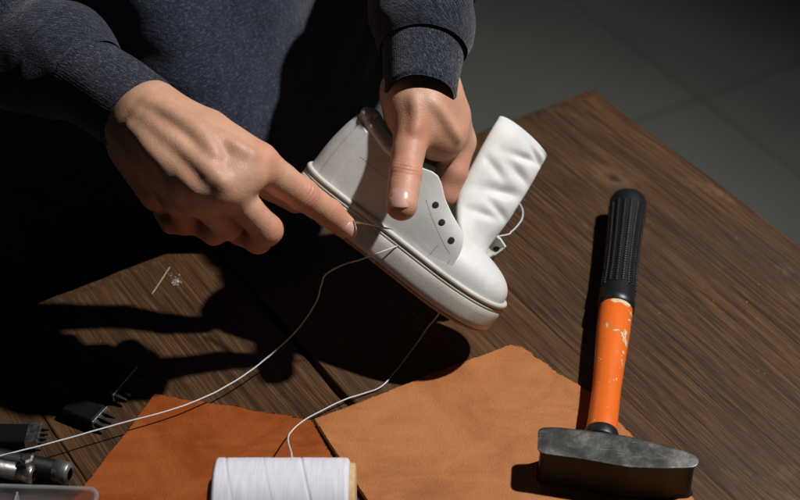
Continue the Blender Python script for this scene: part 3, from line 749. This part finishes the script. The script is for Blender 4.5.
if (ONR*(OUT-OUT.mean(0))).sum() < 0: ONR = -ONR
def zb(x): return 3.5*max(0, (x-118)/56)**2+1.2*max(0, (25-x)/25)**2
def sole_loops(lv, name, m):
    v = []; f = []
    for (off, z, lift) in lv:
        for i in range(NO):
            x, y = OUT[i]+ONR[i]*off; z_ = z-4.5*max(0, 1-z/13); v.append(sh(x, y, z_+zb(x)*lift))
    for k in range(len(lv)-1): f += [(k*NO+i, k*NO+(i+1) % NO, (k+1)*NO+(i+1) % NO, (k+1)*NO+i) for i in range(NO)]
    cpt = np.array([90., 0])
    for (k0, rev, z, lf) in ((0, True, lv[0][1], lv[0][2]), (len(lv)-1, False, lv[-1][1], lv[-1][2])):
        prev = [k0*NO+i for i in range(NO)]
        for s in (.75, .4, .08):
            b = len(v)
            for i in range(NO):
                bx, by = OUT[i]+ONR[i]*lv[k0][0]; cx = min(max(bx, 30), 145); q = np.array([cx, 0])+(np.array([bx, by])-np.array([cx, 0]))*s; v.append(sh(q[0], q[1], z-4.5*max(0, 1-z/13)+zb(q[0])*lf))
            cur = [b+i for i in range(NO)]; f += [(prev[i], prev[(i+1) % NO], cur[(i+1) % NO], cur[i]) for i in range(NO)]; prev = cur
    o = mesh(name, v, f, m); to_parent(o, shoe); fixn(o); return o
sole_loops([(-3, 2.4, 1), (-.3, 2.3, 1), (-.3, .8, 1), (-1.4, 0, 1), (-3.5, -.1, 1)], 'outsole', M['gum'])
sole_loops([(-2, 1.9, 1), (-.35, 1.9, 1), (.15, 2.3, 1), (.9, 6, .9), (1.0, 11, .8), (.85, 14.9, .7), (.6, 15.2, .7), (.25, 15.4, .7), (.25, 15.7, .7), (.6, 15.9, .7), (.75, 16.4, .7), (.65, 17.2, .7),
            (.35, 17.45, .7), (-.25, 17.7, .7), (-.3, 18.2, .7), (.3, 18.4, .7), (.95, 18.8, .7), (1.2, 19.8, .7), (1.1, 21.0, .7), (.4, 21.9, .7), (-1.2, 22.1, .7), (-4, 21.9, .7)], 'midsole', M['sole'])
WZ = 21.6
def zw(x): return WZ+zb(x)*.7
# toe box
n1, n2 = 150, 36; v = []; pole = np.array([112., 0])
def toe_pt(ox, oy, r, grow=0.0):
    x = pole[0]+r*(ox-pole[0]); y = oy*r if True else 0
    H = 25.5+grow
    return x, y, zw(x)-1+H*(1-r**2.35)**(1/2.35)*(1+.0*r)
idxs = [i for i in range(NO) if OUT[i][0] >= 96]
ri = [math.sin(t*PI/2) for t in np.linspace(0.02, 1, n2)]
for i in idxs:
    ox, oy = OUT[i]-ONR[i]*2.0
    for r in ri:
        x, y, z = toe_pt(ox, oy, r); q = sh(x, y, z); k = .5*nz(q, 40, 1)+.3*nz(q, 110, 2)
        v.append(sh(x, y*(1), z+k*(1-r**3)))
f = grid_faces(len(idxs), n2)
o = mesh('toe_box', v, f, M['white']); to_parent(o, shoe); fixn(o)
# quarters: one shell round the heel from flap to flap
HX = [0, 60, 72, 85, 97, 107, 118, 124, 128.5]; HZ = [55, 47, 50, 51, 40.5, 35, 30.5, 27.5, 22]
def toph(x, side): 
    h = float(np.interp(x, [0, 10, 25, 40, 58, 70, 78, 83, 88, 97, 107, 115, 120, 124, 127, 128.9, 129.6], [57, 58, 54, 49, 47.5, 50, 52.3, 52.2, 49.5, 42, 36.5, 33.2, 31, 27.8, 23, 16.5, 9]))
    if side > 0: h = float(np.interp(x, [0, 10, 25, 40, 58, 70, 80, 90, 105, 120, 132, 139, 141], [57, 58, 54, 49, 47.5, 50, 52, 46, 38, 35, 36, 33, 10]))
    return h
def quarter_pt(ox, oy, zp, side, off=0.0):
    H = float(np.interp(ox, [0, 60, 75, 97, 107, 123, 131, 142], [150, 130, 96, 62, 50, 41, 38, 36]) if side < 0 else np.interp(ox, [0, 70, 85, 97, 107, 123, 131, 142], [150, 150, 112, 80, 62, 52, 48, 48])); zz = min(zp/H, .97)
    g = (1-zz**2.2)**(1/2.2)*(1-.0014*zp*sm(70, 40, ox))
    cx = max(ox, 22) if ox < 22 else ox
    px = cx+(ox-cx)*g; py = oy*g
    heel = sm(30, 0, ox); px += heel*(.10*zp-3.5*math.sin(PI*min(zp, 57)/57)*.6)
    fl = sm(80, 120, ox)*sm(8, 30, zp)
    py += (side)*fl*(2.2 if side < 0 else 9.0)
    if side > 0: px += fl*11
    py += side*off*1.0 if ox > 12 else 0; px -= off*sm(14, 0, ox)
    return px, py, zw(ox)-1+zp
iq = [i for i in range(NO)]
start = [i for i in range(NO//2) if OUT[i][0] <= 129.6 and OUT[i][1] <= 0]; rear = [i for i in range(NO//2, NO) if OUT[i][0] <= 141]
seq = rear+start if OUT[rear[-1]][0] < OUT[rear[0]][0] else rear[::-1]+start
NVq = 44; v = []; ins = 2.2
def refine(seq):
    xs = []
    pts = [(OUT[i]-ONR[i]*ins) for i in seq]; Ls = np.concatenate([[0], np.cumsum(np.linalg.norm(np.diff(pts, axis=0), axis=1))]); pts = np.array(pts)
    t = np.linspace(0, Ls[-1], 330); return np.stack([np.interp(t, Ls, pts[:, 0]), np.interp(t, Ls, pts[:, 1])], 1)
RF = refine(seq)
def shell(RFs, name, m, off=0.0, hmul=1.0, th=.0017, thick_in=True, hclip=None):
    v = []
    for (ox, oy) in RFs:
        side = -1 if oy < 0 else 1; h = toph(ox, side)*hmul
        if hclip: h = min(h, hclip)
        for j in range(NVq):
            zp = h*j/(NVq-1); x, y, z = quarter_pt(ox, oy, zp, side, off); q = sh(x, y, z)
            k = (.9*nz(q, 26, 3)+.15*nz(q, 70, 4))*sm(0, 8, zp)
            v.append(sh(x, y+k*side, z))
    o = mesh(name, v, grid_faces(len(RFs), NVq), m); to_parent(o, shoe)
    sd = o.modifiers.new('thick', 'SOLIDIFY'); sd.thickness = th; sd.offset = -1 if thick_in else 1; sd.use_even_offset = True
    if m == M['white']:
        o.data.materials.append(M['lining']); sd.material_offset = 1; sd.material_offset_rim = 0
    return o
q_o = shell(RF, 'quarter', M['white'])
# normals outward check: use the first modifier side accordingly
def outward(o):
    me = o.data; s = 0
    c = sh(70, 0, 45)
    for p in list(me.polygons)[::37]:
        s += Vector(p.normal).dot(Vector(p.center)-Vector(o.matrix_world.inverted() @ Vector(c)) if False else Vector(p.center)-Vector(c))
    if s < 0: me.flip_normals()
outward(q_o)
hc = shell(RF[(RF[:, 0] < 24)], 'heel_counter', M['white'], off=.9, hmul=.86, th=.0012); outward(hc)
# padded collar roll around the ankle opening
cp = []
for (ox, oy) in RF:
    if ox < 60:
        side = -1 if oy < 0 else 1; x, y, z = quarter_pt(ox, oy, toph(ox, side)-2.5, side, -2.4); cp.append(sh(x, y, z))
MB().add(*tube(spline(cp[::6], 120), .0034, 14)).build('collar_padding', M['white'], shoe, True, True)
# insole
MBi = MB(); v = []
for i in range(NO):
    for s in (0.02, .5, .98):
        x, y = OUT[i]-ONR[i]*4; cx = min(max(x, 30), 145); v.append(sh(cx+(x-cx)*s, y*s, zw(x)+.8))
MBi.add(v, grid_faces(NO, 3, True, False)); MBi.build('insole', M['lining'], shoe, True, True)
# stitching rows
def st_row(fn, t0, t1, n, name='stitching', r=.00020, m='stitch'):
    b = MB()
    for k in range(n):
        a = t0+(t1-t0)*(k+.2)/n; c = t0+(t1-t0)*(k+.78)/n; b.add(*tube([fn(a), fn((a+c)/2), fn(c)], [r*.7, r, r*.7], 6))
    return b.build(name, M[m], shoe, True, True)
def near_y(ox): 
    j = [i for i in range(len(RF)) if RF[i][1] < 0]; xs = RF[j][:, 0]; ys = RF[j][:, 1]; o_ = np.argsort(xs); return float(np.interp(ox, xs[o_], ys[o_]))
def on_near(x, zp, off=-.02): 
    a = quarter_pt(x, near_y(x), zp, -1, off); q = sh(*a); k = (.9*nz(q, 26, 3)+.15*nz(q, 70, 4))*sm(0, 8, zp); return sh(a[0], a[1]-k, a[2])
st_row(lambda t: on_near(125.6, t), 2, 11, 9); st_row(lambda t: on_near(111+.12*t, t), 2, 13, 10)
def under_eye(t): x = 86+37*t; return on_near(x, float(np.interp(x, [86, 97, 107, 118, 127], [34, 26.5, 21, 15.5, 12.5])))
st_row(under_eye, 0, 1, 26)
st_row(lambda t: on_near(30+52*t, 30-2*t), 0, 1, 26)
for (x, zp) in ((118, 22), (105, 28), (94, 35)):  # dark discs paint the shade inside the punched lace holes
    c = on_near(x, zp, .05); c2 = on_near(x+1, zp, .05); c3 = on_near(x, zp+1, .05); ex = nrm(c2-c); ez = nrm(c3-c); ny = nrm(np.cross(ex, ez)); ny = ny if ny @ (-YS) > 0 else -ny
    b = MB(); R_ = .0021; vv = []
    for k, (rr, hh) in enumerate(((1.0, -.0010), (1.0, .00018), (.86, .00034), (.0, .0001))):
        for j in range(20): a = 2*PI*j/20; vv.append(c+ny*hh+R_*rr*(ex*math.cos(a)+ez*math.sin(a)))
    b.add(vv, grid_faces(4, 20, False, True)); b.build('eyelet', M['hole_shade'], shoe, True, True)
def far_pt(x, zp, off=0):
    j = [i for i in range(len(RF)) if RF[i][1] > 0]; xs = RF[j][:, 0]; ys = RF[j][:, 1]; o_ = np.argsort(xs)
    a = quarter_pt(x, float(np.interp(x, xs[o_], ys[o_])), zp, 1, off); return sh(*a)
for (x, zp) in ((135, 27),):  # same painted hole shade on the far flap
    c = far_pt(x, zp, -2.3); ex = nrm(far_pt(x+1, zp)-far_pt(x, zp)); ez = nrm(far_pt(x, zp+1)-far_pt(x, zp)); ny = nrm(np.cross(ex, ez)); ny = ny if ny @ YS < 0 else -ny
    vv = []
    for (rr, hh) in ((1.0, -.0004), (1.0, .0004), (.85, .0005), (0, .0003)):
        for j in range(20): a = 2*PI*j/20; vv.append(c+ny*hh+.0021*rr*(ex*math.cos(a)+ez*math.sin(a)))
    MB().add(vv, grid_faces(4, 20, False, True)).build('eyelet', M['hole_shade'], shoe, True, True)
for zp_ in ():
    for x_ in (120, 132, 140): print('far', x_, zp_, [round(t_) for t_ in spx(far_pt(x_, zp_))])
# tongue: padded slab pulled up and turned to the viewer
sp = [sh(138, 2, 38), P(474, 236, 87), P(484, 206, 98), P(503, 172, 110), P(517, 147, 118), P(525, 134, 121)]
wd = [(.022, .0055), (.031, .0085), (.0395, .0130), (.0425, .0145), (.0430, .0140), (.0425, .0110)]
wv0 = nrm(YS*.9+V(.2, -.1, 0)); wv1 = nrm(V(.80, -.58, -.22))
NT_, NC_ = 170, 150; SP = spline(sp, NT_); T, _, _ = frames(SP); v = []
for i in range(NT_):
    t = i/(NT_-1); w = float(np.interp(t, np.linspace(0, 1, 6), [q[0] for q in wd])); th = float(np.interp(t, np.linspace(0, 1, 6), [q[1] for q in wd]))
    wv = nrm(wv0*(1-sm(.0, .45, t))+wv1*sm(.0, .45, t)); wv = nrm(wv-T[i]*(wv @ T[i])); n_ = nrm(np.cross(wv, T[i])); n_ = n_ if n_ @ BK > 0 else -n_
    e = sm(1.0, .93, t)**.5*.86+.14; 
    for j in range(NC_):
        a = 2*PI*j/NC_; ca, sa = math.cos(a), math.sin(a)
        x = w/2*np.sign(ca)*abs(ca)**.72*(1-.10*sm(.95, 1, t)); y = th/2*e*np.sign(sa)*abs(sa)**.9
        s_ = x/(w/2)
        face = max(0, sa)**.5 if sa > 0 else 0
        k = 0
        # dents where the padding has been squeezed
        for (ts, ss, ang, dp, lt, ls) in ((.50, .25, .5, .0026, .022, .55), (.62, .55, -.35, .0030, .025, .5), (.73, .30, .7, .0022, .022, .5), (.40, .50, -.4, .0020, .02, .5), (.80, .75, -.9, .0030, .030, .4), (.34, .0, .3, .0016, .02, .6), (.57, -.35, -.5, .0014, .02, .5)):
            u = (t-ts); q = (s_-ss); al = u-q*ang*.10; k -= dp*1.35*math.exp(-(al/(lt*1.35))**2-(q/ls)**2)
        k += .0012*nz((t*2.5, s_*.6, 1), 2.0, 2)+.0003*nz((t*5, s_, 2), 2.5, 3)
        bend = -.0030*s_*s_*sm(.3, .9, t)*0+.0012*math.sin(3*t+1)*s_
        fold = .004*sm(.88, 1, t)*s_
        x *= 1-.16*sm(.93, 1, t)**2; v.append(SP[i]+wv*x+n_*(y+k*face*sm(.02, .2, t)*sm(1, .93, t)+bend+fold)+T[i]*(-.004*sm(.9, 1, t)*(s_*.7+.5*s_*s_-.35)))
f = grid_faces(NT_, NC_, False, True)
half = NC_
f.append(tuple((NT_-1)*NC_+j for j in range(NC_))); f.append(tuple(range(NC_))[::-1])
tongue = mesh('tongue', v, f, M['white']); to_parent(tongue, shoe); fixn(tongue)
st_row(lambda t: None if False else SP[-6]+wv1*(-.017+.034*t)+n_*.0042, 0, 1, 1) if False else None

# ------------------------------------------------------------------ threads and needle
def thread(pts, r, name, label, n=160, cat='thread', mt='thread', wob=.00025):
    Q = spline(pts, n); Q = Q+np.array([[wob*nz(q, 110, 1), wob*nz(q, 110, 2), 0] for q in Q]); c = Q[0].copy(); c[2] = max(Q[:, 2].min()-r, 0)
    v, f, uv = tube(Q-c, r, 9); o = mesh(name, v, f, M[mt], uv=uv, loc=c); tag(o, label, cat); return o
wx = lambda px, py, z: P(px, py, z)
s_in = sh(90, -29.5, 17)
print('stitch point', spx(s_in), s_in)
thread([P(-40, 466, 14), P(0, 456, 14), P(60, 440.5, 13), P(120, 423.5, 12), P(180, 407, 11), P(225, 387, 11), P(262, 362, 14), P(296, 331, 24), P(315, 304, 38), P(321, 286, 50), P(326, 274, 61), P(345, 264, 76), P(362, 259, 88), P(376, 254, 99), s_in], .0005,
       'sewing_thread', 'pale sewing thread curving from the left edge of the picture to the shoe sole')
thread([P(292.5, 459, 52), P(291, 452, 44), P(288, 440, 24), P(291, 432, 8), P(303, 421, 4), P(325, 409, 4), P(345, 399.5, 3.8), P(365, 393, 2), P(382, 386, 2), P(398, 368, 1.5), P(412, 350, 4), P(426, 330, 12), P(440, 308, 30), sh(120, -10, -1)], .00048,
       'spool_thread', 'pale thread leaving the spool and crossing the tan leather into the shadow of the shoe')
thread([sh(100, 25, 17), P(500, 236, 50), P(512, 231, 40), P(522, 219, 34), P(521, 206, 32), P(511, 197, 32), P(495, 200, 30), P(470, 215, 34)], .0005,
       'loose_thread', 'loop of pale thread hanging out behind the tongue of the shoe')
def cyl(a, b, r, nc=24): return tube([a, a+(b-a)*.02, a+(b-a)*.98, b], [r*.9, r, r, r*.9], nc)
na, nb = P(298, 211, 106), P(393, 229.5, 130)
nd = empty('needle', na, 'thin steel sewing needle held between finger and sole of the shoe', 'needle')
Q = [na+(nb-na)*t for t in (0, .02, .1, .2, .75, .93, 1)]
MB().add(*tube(Q, [.0003, .0009, .0010, .0009, .0008, .0006, .0001], 10)).build('needle_shaft', M['bright'], nd, True, True)
ed = nrm(nb-na); ep = np.cross(ed, BK)
MB().add(*tube([na+ed*.004+ep*.0009+BK*0, na+ed*.004-ep*.0009], [.0005, .0005], 8)).build('needle_eye', M['black'], nd, True, True)

# ------------------------------------------------------------------ spool
def spool():
    zc = .0031+.0285; R_ = .0285
    a = W(215, 466, zc*1.0); 
    # silhouette top of the cylinder sits at the photo's y of about 457
    x0 = W(213.5, 480, zc+.018); x1 = W(349.5, 480, zc+.018)
    yc = W(280, 457.5, zc+R_*math.cos(math.radians(47)))[1]-R_*math.sin(math.radians(47))
    root = empty('thread_spool', ((x0[0]+x1[0])/2, yc, .0031), 'large white thread spool lying on its side on the brown leather', 'spool')
    L = x1[0]-x0[0]; cen = np.array([0, 0, .0285]); NL = 150; nc = 96; v = []; uv = []; seam = []
    for i in range(NL):
        t = i/(NL-1); x = -L/2+L*t; e = min(t, 1-t)
        rr = R_*(1-.035*(1-sm(0, .03, e)))-.0016*(1-sm(0, .012, e))
        for j in range(nc):
            a = 2*PI*j/nc; ph = a/(2*PI)
            w = 0
            for c_ in (.17, .45, .73):
                d = (t-c_-.10*math.sin(a-2.2)*.9); w = max(w, math.exp(-(d/.007)**2)*(.35+.65*sm(-.2, .5, math.sin(a*1.0+c_*9))))
            q = rr-.0005*w+.0002*nz((t*6, math.cos(a), math.sin(a)), 2.2, 1)
            v.append((x, q*math.cos(a), .0285+q*math.sin(a))); uv.append((x, ph)); seam.append(w)
    f = grid_faces(NL, nc, False, True); f.append(tuple(range(nc))[::-1]); f.append(tuple((NL-1)*nc+j for j in range(nc)))
    o = mesh('wound_thread', v, f, M['spool'], root, True, uv, attr={'seam': seam}); fixn(o); o.modifiers.new('e', 'EDGE_SPLIT').split_angle = math.radians(55)
    for s in (-1, 1):
        v = []
        kk = 1.0 if s > 0 else .62
        for (dx, r) in ((-.0005, .007), (-.0005, .0245*kk), (.0002, .0256*kk), (.0026, .0256*kk), (.0033, .0247*kk), (.0033, .0075), (.0030, .007), (-.0005, .007)):
            for j in range(64): a = 2*PI*j/64; v.append((s*(L/2+dx), r*math.cos(a), .0285+r*math.sin(a)))
        o = mesh('core_end', v, grid_faces(8, 64, True, True), M['beech'], root); fixn(o); o.modifiers.new('e', 'EDGE_SPLIT').split_angle = math.radians(40)
spool()

# ------------------------------------------------------------------ pricking irons, punches, parts box
def iron(pa, pb, hx, hy, nt, label, z=5.0, band=False):
    """pa, pb: photo ends of the bright shoulder above the teeth; (hx,hy): photo point towards the handle"""
    a, b = P(*pa, z), P(*pb, z); c = (a+b)/2; w = np.linalg.norm(b-a); s = nrm(b-a); h = P(hx, hy, z)-c; h = nrm(h-s*(h @ s)); up = np.array([0, 0, 1.])
    root = empty('pricking_iron', (c[0], c[1], 0), label, 'leather tool', 'pricking irons lying at the left of the table')
    ax = (s, h, up)
    MB().add(*box(c+h*.013, w/2, .012, .0036, ax, .0010)).build('blade', M['black'], root, False, True)
    MB().add(*box(c+h*.0004+up*.0008, w/2+.0003, .0005 if not band else .004, .0031, ax, .0002)).build('shoulder_edge', M['bright'], root, False, True)
    for k in range(nt):
        p = c+s*w*((k+.5)/nt-.5); r = w/nt*.28
        v = [p+s*i*r+up*j*.0022+h*(-.0001) for i, j in ((-1, -1), (1, -1), (1, 1), (-1, 1))]+[p+s*i*r*.45+up*j*.0005-h*.0080 for i, j in ((-1, -1), (1, -1), (1, 1), (-1, 1))]
        MB().add(v, [(0, 1, 2, 3), (7, 6, 5, 4), (0, 4, 5, 1), (1, 5, 6, 2), (2, 6, 7, 3), (3, 7, 4, 0)]).build('tooth', M['gunmetal'], root, False, True)
    q = [c+h*t for t in (.024, .03, .04, .09, .118, .122)]; MB().add(*tube(q, [w*.30, .0058, .005, .005, .0056, .004], 20)).build('handle', M['black'], root, True, True)
    vv = MB()
    for k in range(4):
        p = c+h*.012+s*w*(k/3-.5)*.6+up*.0036; vv.add(*tube([p, p+up*.0003], [.0007, .0006], 10))
    vv.build('rivet', M['steel'], root, True, True) if nt > 4 else None
iron((138, 371), (114, 399), 60, 345, 6, 'widest black pricking iron, its six teeth nearest the brown leather')
iron((107.5, 411), (93.5, 426), 20, 385, 3, 'narrow black pricking iron with three teeth, between the two wider ones')
iron((37, 427), (32, 446), -40, 424, 4, 'black pricking iron with a dull steel band, just above the thread at the left edge', band=True)
def punch(pa, pb, z, r, label, tipm, knob=None):
    a, b = P(*pa, z), P(*pb, z); d = nrm(b-a); L = np.linalg.norm(b-a)
    root = empty('hole_punch', (b[0], b[1], 0), label, 'leather tool')
    MB().add(*tube([a, a+d*(L-.010), a+d*(L-.0095)], [r, r, r*.9], 28)).build('handle', M['black'] if tipm == 'cap' else M['steel'], root, True, True)
    MB().add(*tube([b-d*.0098, b-d*.0096, b-d*.001, b-d*.0002, b], [r*.9, r*1.04, r*1.04, r*.95, r*.55], 28)).build('ferrule', M['bright'] if tipm != 'cap' else M['steel'], root, True, True)
    if knob:
        c = P(*knob, z*2+3); MB().add(*tube([c-np.array([0, 0, .006]), c-np.array([0, 0, .0055]), c+np.array([0, 0, .001]), c+np.array([0, 0, .0018])], [.004, .0045, .0045, .003], 6)).build('screw_nut', M['bright'], root, False, True)
punch((-60, 447), (70, 474), 7.5, .0068, 'dark round-handled punch with a dull steel cap, beside the plastic box', 'cap', (27, 459))
punch((-60, 458), (34, 475), 9, .0055, 'slim steel punch rod lying along the plastic box', 'rod')
def parts_box():
    z1 = .022; tl = W(-30, 484, z1); tr = W(98, 488, z1); ex = nrm(tr-tl); ey = np.array([ex[1], -ex[0], 0]); L = .14; Wd = .10; r = .006
    root = empty('parts_box', (tr[0], tr[1], 0), 'translucent plastic parts box cut off by the lower left corner', 'box')
    def loop(off, z):
        o = []; cs = ((-r, r, PI/2, 0), )
        pts = []
        for (cx, cy, a0) in ((-r, r, 90), (-r, Wd-r, 0), (-L+r, Wd-r, -90), (-L+r, r, -180)):
            for k in range(9):
                a = math.radians(a0-90*k/8); pts.append((cx+(r-off)*math.cos(a), cy-(r-off)*math.sin(a)))
        return [tr*np.array([1, 1, 0])+ex*x+ey*y+np.array([0, 0, z]) for x, y in pts]
    lv = [(0.0015, .0016), (.0005, .0024), (.0, .012), (0, z1-.003), (-.0012, z1-.0028), (-.0014, z1-.0004), (-.0008, z1), (.0012, z1), (.0016, z1-.001), (.0018, .004), (.0035, .003)]
    v = []; n = 36
    for lvv in lv: v += loop(*lvv)
    f = grid_faces(len(lv), n, False, True); f.append(tuple(range(n))[::-1]); f.append(tuple((len(lv)-1)*n+j for j in range(n)))
    o = mesh('box_wall', v, f, M['plastic']); to_parent(o, root); fixn(o)
    for x in (-.048, -.096):
        c = tr*np.array([1, 1, 0])+ex*x+ey*Wd/2+np.array([0, 0, .0115]); MB().add(*box(c, .0006, Wd/2-.0019, .0075, (ex, ey, np.array([0, 0, 1])), .0002)).build('divider', M['plastic'], root, False, True)
parts_box()

# ------------------------------------------------------------------ scraps on the table
thread([P(152, 294, .6), P(160, 282, 1.2), P(170, 267, .6)], .00022, 'thread_scrap', 'short hair-thin thread scrap on the planks near the table edge', 24, 'scrap', 'dust')
b = MB(); c0 = P(177, 281, .8)
for k in range(26):
    p = P(177+random.gauss(0, 3), 281+random.gauss(0, 3), .7); q = p+np.array([random.gauss(0, .0012), random.gauss(0, .0012), .0004]); b.add(*tube([p-c0, (p+q)/2-c0+np.array([0, 0, .0005]), q-c0], [.00018, .00022, .00015], 5))
o = b.build('lint', M['dust'], loc=tuple(c0)); tag(o, 'tiny clump of white lint on the dark planks by the table edge', 'lint')
b = MB()
for k in range(60):
    px, py = random.uniform(20, 780), random.uniform(150, 490); p = P(px, py, .35); t = loc_t(p)
    if t[0] < .02 or -t[1] < .02 or (py > 345 and 90 < px < 700): continue
    s = random.uniform(.00012, .0003); b.add(*box(p, s, s*random.uniform(.5, 1), s*.6, None, s*.2))
o = b.build('dust', M['dust']); tag(o, 'fine pale dust specks scattered over the planks', 'dust', kind='stuff')

# ------------------------------------------------------------------ light, world, camera
w = bpy.data.worlds.new('World'); S.world = w; w.use_nodes = True
w.node_tree.nodes['Background'].inputs[0].default_value = (.55, .65, .75, 1); w.node_tree.nodes['Background'].inputs[1].default_value = .008
LP = np.array([1.03, .12, 1.70]); tgt = np.array([-.06, .12, .0])
ld = bpy.data.lights.new('work_lamp', 'SPOT'); ld.energy = 184; ld.color = (1, .972, .94); ld.shadow_soft_size = .032; ld.spot_size = math.radians(86); ld.spot_blend = 1.0
lo = bpy.data.objects.new('work_lamp', ld); C.objects.link(lo); lo.location = LP; lo.rotation_euler = Vector(tgt-LP).to_track_quat('-Z', 'Y').to_euler()
cd = bpy.data.cameras.new('camera'); co = bpy.data.objects.new('camera', cd); C.objects.link(co); S.camera = co
co.location = CAM; co.rotation_euler = (PI/2-TH, 0, 0); cd.sensor_width = 36; cd.lens = F/800*36; cd.clip_start = .05; cd.clip_end = 60
cd.dof.use_dof = True; cd.dof.focus_distance = float(-(P(440, 240, 110)-CAM) @ BK); cd.dof.aperture_fstop = 7.1
S.cycles.diffuse_bounces = 2; S.cycles.max_bounces = 8
S.view_settings.view_transform = 'Standard'; S.view_settings.look = 'None'; S.view_settings.exposure = 0; S.view_settings.gamma = 1
